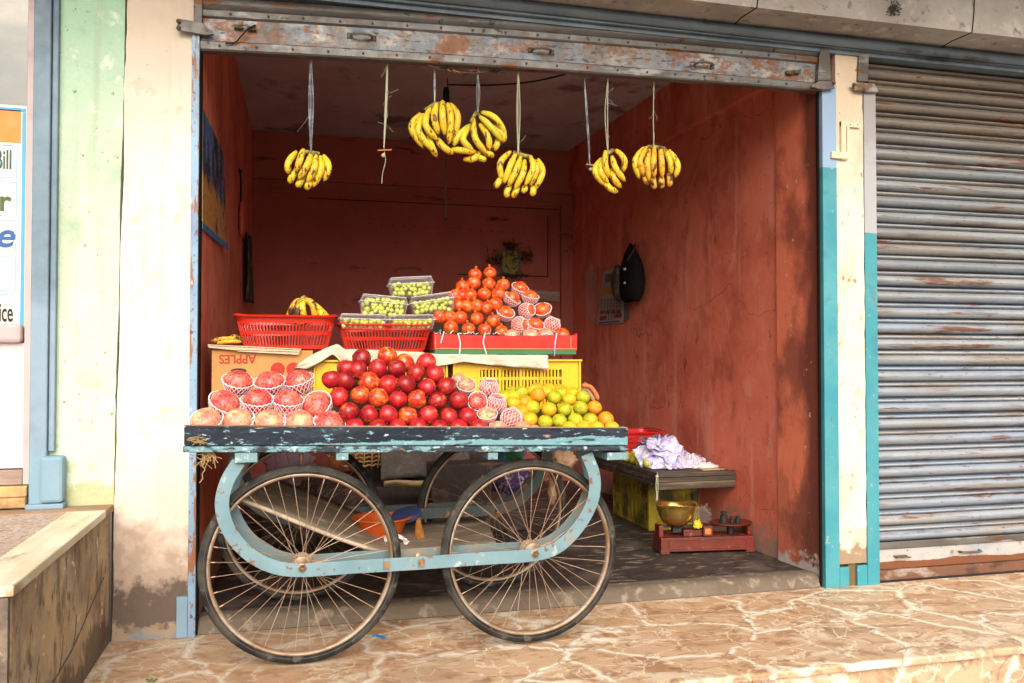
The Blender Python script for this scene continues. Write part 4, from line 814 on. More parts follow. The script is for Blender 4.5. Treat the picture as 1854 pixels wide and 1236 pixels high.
crate('yellow_crate', 'yellow plastic crate behind the oranges holding up the red box', P(824, 700, YS).x, P(1047, 700, YS).x, .79, P(940, 654, YS).z, YS, .38, M_yellow, 4, 'yellow crates on the cart', .10, .075)
# brown apple carton
bx0, bx1, bz = P(383, 700, YS).x, P(566, 700, YS).x, P(470, 634, YS).z
bc = thing('apple_carton', 'brown cardboard carton with APPLES printed upside down', 'carton', ((bx0+bx1)/2, .2, .79))
part(MB().box((bx0, YS, .79), (bx1, .38, bz), M_cart), 'body', bc, bevel=.002)
mb = MB()
for q, t in (([(376, 626), (545, 634), (541, 638), (427, 634), (378, 629)], .12), ([(427, 633), (543, 637), (540, 642), (430, 636)], .03)):
    mb.prism([P(x, y, YS-.02) for x, y in q][::-1], (0, t, 0), M_cartl)
mb.prism([P(376, 625, YS-.02), P(545, 633, YS-.02), P(545, 633, YS-.02)+Vector((0, .36, 0)), P(376, 625, YS-.02)+Vector((0, .36, 0))], (0, 0, .004), M_cartl)
part(mb, 'torn_flap', bc)
c = P(430, 649, YS)
rel(text('APPLES', 'lettering', .048, (c.x, YS-.001, c.z), M_ink, ry=180, sx=.92, bold=.0008), bc)
for x, y, r in ((503, 668, .030), (531, 668, .030)):
    c = P(x, y, YS); mb = MB().prism([(c.x+r*.9*math.cos(a*math.pi/9), YS-.0012, c.z+r*1.05*math.sin(a*math.pi/9)*(1 if math.sin(a*math.pi/9) < 0 else .85)) for a in range(18)][::-1], (0, .001, 0), M_ink); part(mb, 'printed_apple', bc)
c = P(432, 671, YS); mb = MB().prism([(c.x+.030*math.cos(a*math.pi/9), YS-.0012, c.z+.010*math.sin(a*math.pi/9)) for a in range(18)][::-1], (0, .001, 0), M_black)
part(mb, 'printed_emblem', bc)
# red-green box
zb1, zb0_ = P(900, 603, YS).z, P(900, 641, YS).z
rb = thing('red_fruit_box', 'red printed cardboard tray with green base and string ties holding pomegranates', 'carton', (.9, .15, zb0_))
ra, rb_ = P(786, 620, YS-.02).x, P(1045, 620, YS-.02).x; y0 = YS-.02; y1 = .34; zg = zb0_+.018
mb = MB(); N = 26
fr = [(ra+(rb_-ra)*i/N, zb1-.004-.004*abs(wob(i*1.7))-.006*math.sin(math.pi*i/N)) for i in range(N+1)]
mb.prism([(ra, y0, zg), (rb_, y0, zg)]+[(x, y0, z) for x, z in fr[::-1]], (0, .005, 0), M_redbox)
mb.box((ra, y1-.005, zg), (rb_, y1, zb1), M_redbox); mb.box((ra, y0+.006, zg), (ra+.005, y1-.006, zb1+.004), M_redbox); mb.box((rb_-.005, y0+.006, zg), (rb_, y1-.006, zb1+.002), M_redbox); mb.box((ra+.01, y0+.01, zg), (rb_-.01, y1-.01, zg+.005), M_cartl)
part(mb, 'wall', rb)
part(MB().box((ra+.004, y0+.002, zb0_), (rb_-.004, y1, zg), M_greenbox), 'base', rb)
mb = MB(); mb.box((ra+.004, y0-.001, zg+.004), (rb_-.004, y0-.0002, zg+.0065), M_orline); mb.box((ra+.004, y0-.001, zg+.004), (ra+.0065, y0-.0002, zb1-.012), M_orline); mb.box((rb_-.03, y0-.001, zg+.004), (rb_-.0275, y0-.0002, zb1-.012), M_orline)
part(mb, 'printed_line', rb)
for q in ([(804, 600), (801, 610), (798, 621)], [(829, 603), (833, 620), (832, 641)], [(878, 604), (875, 620), (881, 642)], [(1008, 603), (1005, 622), (1004, 645)]):
    part(MB().tube(cr([P(x, y, y0-.003) for x, y in q], 5), .0028, M_bag if q[0][0] > 1000 else M_netw, 6), 'string_tie', rb, smooth=True)
mb = MB()
for i in range(70):
    c = Vector((random.uniform(ra, rb_-.12), y0+.004+random.random()*.02, zb1-.004)); d = Vector((random.gauss(0, 1)*.010, random.gauss(0, .006), abs(random.gauss(0, 1))*.008)); mb.tube([c, c+d*.6, c+d+Vector((.004, 0, 0))], .0015, random.choice((M_netw, M_netw, M_leafg)), 4)
part(mb, 'shredded_paper', rb)
# newspaper cloth draped over the crates
mb = MB()
topc = [(534, 664), (560, 645), (590, 630), (612, 622), (625, 632), (640, 632), (700, 634), (760, 637), (785, 640), (840, 641), (920, 642), (992, 642)]
botc = [(536, 666), (556, 668), (580, 655), (603, 640), (622, 660), (636, 668), (700, 672), (770, 655), (785, 664), (840, 655), (920, 664), (988, 668)]
import bisect
def interp(c, x):
    i = min(len(c)-2, max(0, bisect.bisect([p[0] for p in c], x)-1)); t = (x-c[i][0])/(c[i+1][0]-c[i][0]); t = max(0, min(1, t)); return c[i][1]+(c[i+1][1]-c[i][1])*t
def sheet(u, v):
    x = 534+458*u; ty = interp(topc, x); by = max(ty+1, interp([(534, 666)]+botc[1:], x))
    ztop = P(x, ty, -.03)
    if v < .5:
        t = v/.5; b = P(x, by, -.035-.012*wob(x*.05, 3)); p = b.lerp(ztop, t); p.y += -.008*math.sin(x*.09+t*2)-.010*abs(wob(x*.03, t*2.5))-.004*wob(x*.11, t*5)
        return p
    t = (v-.5)/.5; return ztop+Vector((0, .30*t, .002*wob(x*.06, t*4)))
mb.grid(sheet, 90, 14, M_cloth)
tag(mb.build('newspaper_sheet', smooth=True, solid=.0015), 'crumpled cream newspaper sheet draped over the yellow crates', 'newspaper')
# baskets
def basket(nm, lb, c, w, d, h, m, grp, taper=.86, rib_z=.45, nb=44, yaw=0, root_z=None, lipw=.014):
    t = thing(nm, lb, 'basket', c, grp); t.rotation_euler = (0, 0, yaw)
    def rr(s, f, rad=.05):   # rounded rectangle point
        hw, hd = w/2*f, d/2*f; P4 = []
        n = 6
        for cx, cy, a0 in ((hw-rad, hd-rad, 0), (-hw+rad, hd-rad, 90), (-hw+rad, -hd+rad, 180), (hw-rad, -hd+rad, 270)):
            for i in range(n+1): a = R(a0+90*i/n); P4.append(Vector((cx+rad*math.cos(a), cy+rad*math.sin(a), 0)))
        return P4
    def ring(z0, z1, mb, th=.003):
        f0, f1 = taper+(1-taper)*z0/h, taper+(1-taper)*z1/h; a, b = rr(0, f0), rr(0, f1); n = len(a)
        vs = [p+Vector((0, 0, z0)) for p in a]+[p+Vector((0, 0, z1)) for p in b]+[p*(1-th/(w/2))+Vector((0, 0, z0)) for p in a]+[p*(1-th/(w/2))+Vector((0, 0, z1)) for p in b]
        fs = []
        for i in range(n): j = (i+1) % n; fs += [(i, j, n+j, n+i), (2*n+j, 2*n+i, 3*n+i, 3*n+j), (n+i, n+j, 3*n+j, 3*n+i), (j, i, 2*n+i, 2*n+j)]
        mb.add(vs, fs, m)
    mb = MB(); ring(0, h*.12, mb); ring(h*rib_z, h*rib_z+h*.10, mb, .004); ring(h*.80, h, mb)
    a = rr(0, taper); mb.add([p+Vector((0, 0, .002)) for p in a], [tuple(range(len(a)))], m)
    part_o = mb.build('body', t)
    mb = MB(); f0, f1 = taper, 1.0
    lo, hi = rr(0, taper*1.0), rr(0, 1.0)
    # bars spread along the perimeter
    per = [0]; n = len(lo)
    for i in range(n): per.append(per[-1]+(hi[(i+1) % n]-hi[i]).length)
    for k in range(nb*2):
        s = per[-1]*k/(nb*2); i = bisect.bisect(per, s)-1; i = min(i, n-1); tt = (s-per[i])/max(1e-6, per[i+1]-per[i])
        A0 = lo[i].lerp(lo[(i+1) % n], tt); B0 = hi[i].lerp(hi[(i+1) % n], tt)
        q0 = A0.lerp(B0, .10); q1 = A0.lerp(B0, .84); q0.z = h*.10; q1.z = h*.84; q0 *= 1; mb.tube([q0, q1], .0026, m, 4)
    mb.build('slats', t)
    # flared lip
    mb = MB(); b = rr(0, 1.0); ex = 1+lipw/(w/2); o_ = [Vector((p.x*ex, p.y*(1+lipw/(d/2)), h-.006+.010*abs(p.x/(w/2))**4)) for p in b]; i_ = [Vector((p.x, p.y, h+.001+.010*abs(p.x/(w/2))**4)) for p in b]; n = len(b)
    mb.add(o_+i_, [(i, (i+1) % n, n+(i+1) % n, n+i) for i in range(n)], m); mb.build('lip', t, solid=.003)
    return t
bA = P(515, 600, .13); zt = bz+.006
basket('red_basket', 'red slatted plastic basket holding ripe bananas', ((P(428, 600, 0).x+P(606, 600, 0).x)/2, .135, zt), .385, .27, P(500, 572, 0).z-zt, M_basket, 'red baskets on the cart', .84)
basket('red_basket', 'red slatted plastic basket holding boxes of green grapes', ((P(612, 600, 0).x+P(784, 600, 0).x)/2+.005, .135, P(700, 637, 0).z), .375, .27, P(700, 592, 0).z-P(700, 637, 0).z+.01, M_basket, 'red baskets on the cart', .84)
# grape punnets
def punnet(px, py, w_px, h_px, Y, roll, lb, yaw=0):
    s = .0023*(1+(Y)/3.55); w, h, d = w_px*s, h_px*s, .10
    c = P(px, py, Y); t = thing('grape_punnet', lb, 'punnet', c, 'clear plastic grape boxes'); t.rotation_euler = (0, R(-roll), yaw)
    def shell(z0, z1, f0, f1, mb):
        def rp(f, z): 
            out = []
            for cx, cy, a0 in ((1, 1, 0), (-1, 1, 90), (-1, -1, 180), (1, -1, 270)):
                for i in range(4): a = R(a0+30*i); out.append(Vector((cx*(w/2*f-.012)+.012*math.cos(a), cy*(d/2*f-.012)+.012*math.sin(a), z)))
            return out
        a, b = rp(f0, z0), rp(f1, z1); n = len(a); mb.add(a+b, [(i, (i+1) % n, n+(i+1) % n, n+i) for i in range(n)], M_clam); return a, b
    mb = MB(); a, b = shell(-h/2, h*.18, .86, .98, mb); mb.add(a, [tuple(range(len(a)))], M_clam); part_ = mb.build('tray', t)
    mb = MB(); a, b = shell(h*.20, h/2, 1.0, .90, mb); mb.add(b, [tuple(range(len(b)))], M_clam)
    for f, z in ((1.03, h*.19), (.90, h/2)):
        rp = []
        for cx, cy, a0 in ((1, 1, 0), (-1, 1, 90), (-1, -1, 180), (1, -1, 270)):
            for i in range(4): aa = R(a0+30*i); rp.append(Vector((cx*(w/2*f-.012)+.012*math.cos(aa), cy*(d/2*f-.012)+.012*math.sin(aa), z)))
        mb.tube(rp+[rp[0]], .0016, M_clamr, 5, caps=False)
    mb.build('lid', t)
    g = MB(); random.seed(int(px)); rg = .0105; nx = int(w*.86/(rg*1.85)); nz = max(2, int(h*.80/(rg*1.7)))
    for i in range(nx):
        for k in range(nz):
            for j in range(5):
                if j in (1, 2, 3) and k < nz-1: continue
                x = -w*.41+(i+.5+.4*(k % 2)-.2)*(w*.82/nx)+random.gauss(0, .003); z = min(h*.42-rg, -h*.42+rg+k*rg*1.6+random.gauss(0, .003)); y = -d*.36+j*(d*.72/4)+random.gauss(0, .0015)
                g.ball((x, y, z), rg*random.uniform(.88, 1.08), M_grape, 10, 7)
    for k in range(6): x = random.uniform(-w*.35, w*.35); g.tube([(x, -d*.40, -h*.2), (x+.01, -d*.41, 0), (x+.02, -d*.38, h*.3)], .0012, M_stem, 4)
    go = g.build('green_grapes', None, smooth=True); go.location = c; go.rotation_euler = t.rotation_euler
    tag(go, lb.replace('clear plastic box', 'green grapes packed in the clear box'), 'grapes', 'green grapes in clear boxes'); return t
M_clamr = clear('clear_plastic_edge', (.95, .93, 1.0), .4, .1)
punnet(744, 521, 80, 36, .10, 4, 'clear plastic box topmost of the grape pile')
punnet(694, 556, 84, 38, .08, -4, 'clear plastic box in the middle layer beside the bananas')
punnet(782, 551, 80, 34, .08, 9, 'clear plastic box in the middle layer, tilted against the pomegranates')
punnet(657, 583, 84, 26, .04, -1, 'clear plastic box lying in the basket, nearer the bananas')
punnet(744, 584, 84, 26, .04, 1, 'clear plastic box lying in the basket, nearer the red box')

# ================================================================ BANANAS
def banana(mb_name, pts, r, parent, m, flip=False):
    path = cr(pts, 5); n = len(path); rs = []
    for i in range(n):
        t = i/(n-1); e = min(1, .55+1.8*t)
        if t > .78: e *= max(.28, 1-((t-.78)/.22)**2*.75)
        rs.append(r*e)
    mb = MB(); mb.tube(path, rs, m, 5)
    tip = path[-1]; dirn = (path[-1]-path[-2]).normalized(); mb.tube([tip, tip+dirn*.006], [r*.28, r*.24], M_bant, 6)
    o = mb.build('banana', parent, smooth=True); md = o.modifiers.new('s', 'SUBSURF'); md.levels = md.render_levels = 1
    return o
def hand(label, cv, sc, Y, bans, stem, group='banana hands hanging on strings', r=.0182, mats=None, base=None):
    c0 = P(*cv(*stem), Y+.03); t = thing('banana_hand', label, 'bananas', c0, group)
    for i, (pts, dy) in enumerate(bans):
        a, b, c = pts; pa, pb, pc = P(*cv(*a), Y+dy+.022), P(*cv(*b), Y+dy-.012), P(*cv(*c), Y+dy+.006)
        m = (mats or [M_ban])[i % len(mats or [M_ban])]
        o = banana('banana', [pa, pb, pc], r, None, m); rel(o, t)
    tops = [P(*cv(*pts[0]), Y+.03+dy) for pts, dy in bans if pts[0][1] < stem[1]+120]
    tops.sort(key=lambda p: p.x)
    if len(tops) > 2:
        part(MB().tube([tops[0].lerp(c0, .3), c0, tops[-1].lerp(c0, .3)], .010, M_bstem, 8), 'stem', t, smooth=True)
    return t
k1 = lambda x, y: (320+x/3.635, 60+y/3.635); k2 = lambda x, y: (700+x/3.3107, 80+y/3.3107)
YH = .03
hand('ripe banana hand hanging alone above the red banana basket', k1, 1, YH, [
    (((790, 775), (735, 850), (733, 925)), 0), (((835, 762), (812, 830), (785, 910)), -.012), (((885, 792), (858, 870), (800, 962)), -.022), (((918, 800), (905, 890), (858, 985)), -.018), (((945, 805), (950, 900), (897, 1012)), -.004), (((965, 800), (1000, 880), (968, 975)), .006),
    (((800, 880), (758, 945), (745, 985)), .018), (((845, 930), (812, 980), (792, 1010)), .012), (((890, 950), (868, 995), (850, 1025)), .006)], (878, 785))
hand('largest banana hand, left of the hanging pair in the middle', k2, 1, YH, [
    (((205, 412), (148, 500), (225, 625)), .012), (((222, 415), (190, 520), (290, 650)), 0), (((262, 378), (232, 480), (305, 575)), -.014), (((300, 352), (285, 440), (312, 540)), -.022), (((335, 335), (335, 430), (348, 545)), -.026), (((365, 350), (385, 450), (372, 600)), -.016), (((378, 352), (428, 440), (392, 585)), -.002),
    (((245, 520), (265, 600), (300, 675)), .022), (((300, 560), (335, 610), (400, 658)), .004)], (290, 360), r=.0192)
hand('tangled banana hand with broken stem, right of the hanging pair', k2, 1, YH-.0, [
    (((505, 480), (440, 540), (400, 610)), .006), (((520, 440), (530, 560), (600, 655)), -.028), (((565, 405), (650, 440), (718, 540)), -.004), (((555, 430), (620, 490), (692, 580)), -.020), (((555, 475), (610, 560), (612, 640)), -.016), (((385, 632), (450, 636), (540, 645)), -.006), (((498, 490), (458, 570), (520, 640)), -.020),
    (((460, 690), (525, 685), (560, 640)), .004), (((570, 640), (610, 655), (640, 672)), .008), (((500, 655), (560, 680), (595, 692)), .012), (((660, 540), (662, 600), (635, 635)), .012), (((600, 470), (700, 540), (690, 590)), .010)], (535, 410), mats=[M_bang, M_ban, M_ban])
part_c = P(*k2(512, 408), YH); tmb = MB().tube([P(*k2(530, 430), YH), P(*k2(520, 405), YH-.01), P(*k2(490, 425), YH-.015)], [.013, .011, .007], M_pink, 8)
hand('banana hand hanging lowest, above the pomegranates', k2, 1, YH, [
    (((745, 640), (680, 715), (695, 830)), .006), (((775, 655), (740, 730), (705, 835)), -.008), (((805, 670), (775, 760), (728, 850)), -.020), (((828, 690), (815, 780), (765, 870)), -.016), (((858, 668), (878, 740), (828, 850)), -.014), (((880, 690), (900, 750), (858, 850)), -.002), (((905, 685), (935, 770), (880, 880)), .008),
    (((695, 790), (668, 830), (648, 860)), .016), (((745, 840), (722, 880), (722, 918)), .006), (((790, 820), (775, 880), (752, 920)), .010), (((870, 850), (880, 880), (868, 905)), .012), (((835, 840), (826, 870), (820, 880)), .018)], (790, 660))
hand('small banana hand, left of the two hanging before the right wall', k2, 1, YH, [
    (((1290, 680), (1248, 760), (1310, 850)), .006), (((1305, 670), (1280, 760), (1330, 832)), -.006), (((1312, 635), (1310, 720), (1335, 800)), -.020), (((1370, 630), (1425, 690), (1418, 765)), 0), (((1350, 668), (1372, 740), (1430, 822)), -.022), (((1345, 745), (1360, 800), (1405, 860)), -.008), (((1295, 800), (1335, 860), (1385, 885)), .010)], (1332, 650))
hand('banana hand with black bruises, hanging before the right wall', k2, 1, YH, [
    (((1545, 615), (1488, 700), (1515, 808)), .006), (((1560, 612), (1520, 700), (1548, 800)), -.006), (((1575, 615), (1562, 710), (1572, 820)), -.016), (((1605, 612), (1600, 710), (1605, 798)), -.022), (((1640, 612), (1648, 700), (1652, 798)), -.018), (((1665, 625), (1698, 700), (1705, 780)), -.008), (((1690, 630), (1745, 720), (1728, 800)), .004),
    (((1545, 760), (1550, 800), (1565, 840)), .014), (((1595, 780), (1600, 830), (1607, 865)), .010), (((1645, 780), (1648, 830), (1645, 862)), .008), (((1690, 760), (1698, 810), (1694, 855)), .010)], (1605, 615), mats=[M_ban, M_bano, M_bano, M_bano, M_bano, M_ban])
# bananas in and beside the basket
k3 = c3
hand('blackened ripe banana hand standing in the red basket', k3, 1, .12, [(((740, 350), (700, 380), (650, 478)), -.0), (((750, 350), (745, 400), (760, 480)), -.03), (((760, 350), (810, 380), (830, 480)), -.03), (((770, 352), (850, 410), (925, 490)), -.0), (((745, 352), (715, 420), (715, 490)), -.03), (((840, 410), (870, 440), (880, 490)), -.03), (((620, 480), (700, 485), (780, 495)), -.04)], (752, 335), None, .019, [M_bano, M_ban])
hand('two overripe bananas lying on the brown carton', k3, 1, .03, [(((180, 610), (250, 592), (375, 590)), 0), (((215, 620), (290, 610), (372, 612)), -.02), (((300, 580), (340, 578), (372, 600)), 0)], (372, 600), None, .010, [M_bano])
# hanging strings
def string(lb, x, y0, y1, m, Y=.035, r=.0022, n=3, fray=6, x1=None, grp='strings hanging from the shutter'):
    mb = MB(); a = P(x, y0, Y); b = P(x1 or x, y1, Y); random.seed(int(x))
    for i in range(n):
        off = Vector((random.gauss(0, .002), random.gauss(0, .002), 0)); mid = a.lerp(b, .5)+off*2; mb.tube(cr([a, mid, b+off*.3], 5), r, m, 5)
    for i in range(fray):
        t = random.random(); p = a.lerp(b, t); d = Vector((random.gauss(0, .018), 0, random.gauss(-.02, .03))); mb.tube([p, p+d*.5+Vector((.004, 0, 0)), p+d], .0006, m, 4)
    return tag(mb.build('hanging_string'), lb, 'string', grp)
string('grey black string holding the banana hand above the red banana basket', 563, 90, 277, M_ropeb, r=.0026, fray=3)
string('pale frayed twine hanging empty with an orange twist', 702, 100, 268, M_ropel, n=5, fray=14, x1=695)
string('short grey string holding the largest banana hand', 787, 122, 186, M_ropeb, fray=0)
string('short grey string holding the tangled banana hand', 865, 132, 202, M_ropeb, fray=0)
string('pale green twine holding the lowest hanging banana hand', 938, 120, 278, M_ropel, n=4, fray=4)
string('loose black string hanging empty right of the middle bananas', 1057, 128, 300, M_ropeb, n=6, fray=8, x1=1068)
string('thin pale twine holding the small banana hand', 1101, 135, 275, M_ropel, n=2, fray=9)
string('thin twine holding the bruised banana hand', 1184, 148, 268, M_ropel, n=1, fray=6)
mb = MB(); mb.tube([P(684, 272, .03), P(709, 271, .03)], .003, M_orst, 6); mb.tube(cr([P(695, 270, .035), P(698, 290, .035), P(693, 312, .035), P(691, 332, .035)], 4), .0014, M_ropel, 4); mb.ball(P(694, 281, .035), .009, M_ropel, 6, 5)
tag(mb.build('twine_knot'), 'orange stub and knot at the end of the empty pale twine', 'knot')
mb = MB().tube([P(1061, 297, .03), P(1075, 299, .03)], .003, M_orst, 6).ball(P(1069, 306, .03), .008, M_ropeb, 6, 5).tube([P(1069, 306, .03), P(1070, 332, .03)], .001, M_wire, 4)
tag(mb.build('twine_knot'), 'orange stub and black knot at the end of the loose black string', 'knot')
mb = MB(); 
wp = cr([P(758, 111, .02), P(782, 120, .0), P(800, 126, .02), P(830, 130, .02), P(862, 132, .0), P(885, 128, .02), P(905, 121, .02)], 5); mb.tube(wp, .0022, M_bark, 5)
random.seed(5)
for i in range(70):
    c = random.choice((P(808, 123, .02), P(820, 125, .02), P(862, 128, .02), P(897, 128, .02))); d = Vector((random.gauss(0, .018), random.gauss(0, .01), random.gauss(0, .012))); mb.tube([c, c+d], .0018, random.choice((M_wire, M_bark, M_wire, M_orst)), 4)
tag(mb.build('knotted_wire'), 'knotted wire and string scraps under the shutter above the paired bananas', 'wire')
mb = MB(); mb.tube(cr([P(812, 153, .6), P(880, 154, .5), P(960, 148, .3), P(1050, 128, .04)], 6), .004, M_wire, 6)
tag(mb.build('electric_cable'), 'black cable sagging across under the ceiling', 'cable')
lh = thing('lamp_cord', 'black hanging cord with empty lamp holder and pull switch', 'cord', P(808, 150, .6))
part(MB().tube(cr([P(810, 142, .6), P(812, 200, .6), P(808, 290, .6), P(807, 388, .6)], 6), .0025, M_wire, 6), 'cord', lh)
part(MB().lathe([(0, .02), (.012, .018), (.016, 0), (.016, -.035), (.02, -.06), (.0, -.062)], P(808, 165, .6), M_wire, 12), 'lamp_holder', lh, smooth=True)
part(MB().ball(P(807, 394, .6), .011, M_wire, 10, 8, (.8, .8, 1.3)), 'switch', lh, smooth=True)

# ================================================================ INSIDE THE SHOP
# wall poster, left
def wallx(y): return XL0+(XL1-XL0)*y/YB
wp_ = thing('wall_poster', 'faded painted poster with blue border on the left red wall', 'poster', (wallx(.4), .4, 1.9))
def lw(px, py, e=.004):
    p = PX(px, py, wallx(.4)+e); return p
ya, yb_ = .03, .92; za1, za0, zb1_, zb0__ = 2.02, 1.60, 2.07, 1.63
def wq(y0, z00, z01, y1, z10, z11, e, m): 
    return MB().add([(wallx(y0)+e, y0, z00), (wallx(y1)+e, y1, z10), (wallx(y1)+e, y1, z11), (wallx(y0)+e, y0, z01)], [(0, 1, 2, 3)], m)
mb = MB(); mb.grid(lambda u, v: (wallx(ya+(yb_-ya)*u)+.004+.012*(1-v)*u*u, ya+(yb_-ya)*u, za0+.03*u+(.44)*v), 12, 12, M_art); part(mb, 'picture', wp_, solid=.002)
mb = MB(); mb.grid(lambda u, v: (wallx(ya+(yb_-ya)*u)+.006+.02*u*u, ya+(yb_-ya)*u, za0-.03+.03*u+.028*v), 12, 3, M_artb); part(mb, 'lower_border', wp_, solid=.002)
c = Vector((wallx(1.7), 1.7, 1.9))
rbg = thing('coral_bag', 'flat coral red bag hanging on the left wall behind the poster', 'bag', c)
yb2 = 1.95; cz = PX(432, 378, wallx(1.9)+.02).z
part(MB().ball((wallx(1.95)+.02, 1.95, cz+.0), .12, M_bagr, 14, 10, (.18, .75, 1.0)), 'body', rbg, smooth=True)
part(MB().tube(cr([(wallx(1.9)+.015, 1.90, cz+.09), (wallx(1.85)+.02, 1.80, cz+.22), (wallx(1.85)+.01, 1.78, cz+.26)], 5), .006, M_wire, 6).tube([(wallx(1.9)+.01, 1.78, cz+.27), (wallx(1.9)+.03, 1.78, cz+.25)], .005, M_wire, 5), 'strap', rbg)
mb = MB()
za_, zb_ = PX(445, 424, -.31).z, PX(445, 544, -.31).z
Yc = 2.4; z1_, z0_ = P(445, 424, Yc).z, P(445, 546, Yc).z
mb.grid(lambda u, v: (wallx(Yc)+.02+.022*math.sin(u*9+v*2)*(1-.5*v)+.02*u, Yc-.12+.30*u, z0_+(z1_-z0_)*v), 18, 10, M_brownc)
tag(mb.build('hanging_cloth', smooth=True, solid=.006), 'dark brown cloth hanging limp on the left wall above the basket', 'cloth')
# right wall: bag, calendar, backpack
def rwx(y): return XR0+(XR1-XR0)*(y-.34)/(YB-.34)
def RW(px, py, e=.01):
    p = PX(px, py, 2.31)
    for _ in range(4): p = PX(px, py, rwx(p.y)-e)
    return p
cal = thing('wall_calendar', 'paper calendar with yellow band and date grid on the right wall', 'calendar', RW(1105, 540))
def rq(pts, e, m): return [RW(x, y, e) for x, y in pts]
def rpoly(mb, pts, e, m):
    q = [RW(x, y, e) for x, y in pts]; mb.prism(q, (.002, 0, 0), m)
mb = MB(); rpoly(mb, [(1080, 588), (1128, 584), (1131, 480), (1092, 492), (1090, 510), (1088, 530)], .012, M_calw); rpoly(mb, [(1128, 582), (1139, 578), (1140, 540), (1129, 540)], .007, M_calg); part(mb, 'sheet', cal)
mb = MB()
rpoly(mb, [(1095, 512), (1125, 505), (1126, 494), (1096, 496)], .0145, M_calg); rpoly(mb, [(1088, 536), (1124, 529), (1124, 515), (1090, 521)], .0145, M_caly)
for i in range(7): rpoly(mb, [(1088+i*5.6, 562-.3*i), (1089+i*5.6, 562-.3*i), (1090+i*5.6, 541-.8*i), (1089+i*5.6, 541-.8*i)], .0145, M_calg)
for i in range(4): rpoly(mb, [(1087, 562-i*6), (1126, 560.5-i*6), (1126, 559.7-i*6), (1087, 561.2-i*6)], .0148, M_calg)
for i, m in enumerate((M_calr, M_calb, M_calr, M_calb)): rpoly(mb, [(1086+i*10, 569-.5*i), (1094+i*10, 568-.5*i), (1094+i*10, 562-.5*i), (1086+i*10, 563-.5*i)], .0145, m)
rpoly(mb, [(1085, 580), (1097, 579), (1098, 571), (1086, 572)], .0145, M_calr); rpoly(mb, [(1112, 576), (1125, 575), (1126, 567), (1112, 568)], .0145, M_calr); rpoly(mb, [(1084, 586), (1122, 582), (1122, 580), (1084, 583)], .0145, M_calb)
for x in (1101, 1105, 1109): rpoly(mb, [(x, 579), (x+1.6, 579), (x+1.6, 568), (x, 568)], .0145, M_calg)
part(mb, 'printing', cal)
bp = thing('black_backpack', 'black backpack hanging high on the right wall over the calendar', 'bag', RW(1135, 500))
def crumple(c, sx, sy, sz, m, seed, n=40, k=26, amp=.30, fr=7, flat=True):
    mb = MB()
    def f(u, v):
        t = math.pi*v; a = 2*math.pi*u; d = Vector((math.sin(t)*math.cos(a), math.sin(t)*math.sin(a), math.cos(t)))
        q = d*1.3+Vector((seed, 0, 0)); r = 1+amp*(abs(noise.noise(q*2))*2-.4)+amp*.30*(abs(noise.noise(q*fr*.7))*2-.3)+amp*.12*noise.noise(q*fr*1.7)
        z = d.z*r*sz
        if flat and z < -sz*.45: z = -sz*.45
        return Vector(c)+Vector((d.x*r*sx, d.y*r*sy, z))
    mb.grid(f, n, k, m, cu=True); return mb
c = RW(1144, 505, .075)
def bagf(u, v):
    w = max(.03, [.70, .92, 1.0, 1.0, .97, .95, .88, .76, .58, .34, .05][round(v*10)]); a = 2*math.pi*u
    f = 1+.10*wob(v*4+3, u*5, 2)+.05*math.sin(a*5+v*6)*(v > .5)
    return (c.x+.07*math.cos(a)*w*f, c.y+.155*math.sin(a)*w*f+.02*(v*v), c.z-.15+.40*v+.01*wob(u*6, v*7))
part(MB().grid(bagf, 36, 11, M_blk, cu=True), 'body', bp, smooth=True)
c2 = RW(1120, 512, .11); mb = crumple(c2, .045, .085, .125, M_brownc, 61, 30, 20, .14, 4, False); part(mb, 'front_pocket', bp, smooth=True)
part(MB().tube(cr([RW(1150, 442, .03), RW(1146, 455, .10), RW(1138, 470, .12), RW(1134, 500, .13)], 5), .008, M_brownc, 6), 'strap', bp, smooth=True)
part(MB().ball(RW(1131, 487, .17), .010, M_calw, 8, 5), 'button', bp); part(MB().ball(RW(1131, 512, .17), .009, M_calw, 8, 5), 'button', bp)
c = RW(1070, 530, .05); mb = crumple(c, .035, .14, .19, M_poly, 3, flat=False, amp=.2); mb.tube([c+Vector((0, 0, .17)), c+Vector((.02, -.02, .26))], .006, M_poly, 6)
tag(mb.build('clear_bag', smooth=True), 'clear polythene bag hanging on the right wall left of the calendar', 'bag')
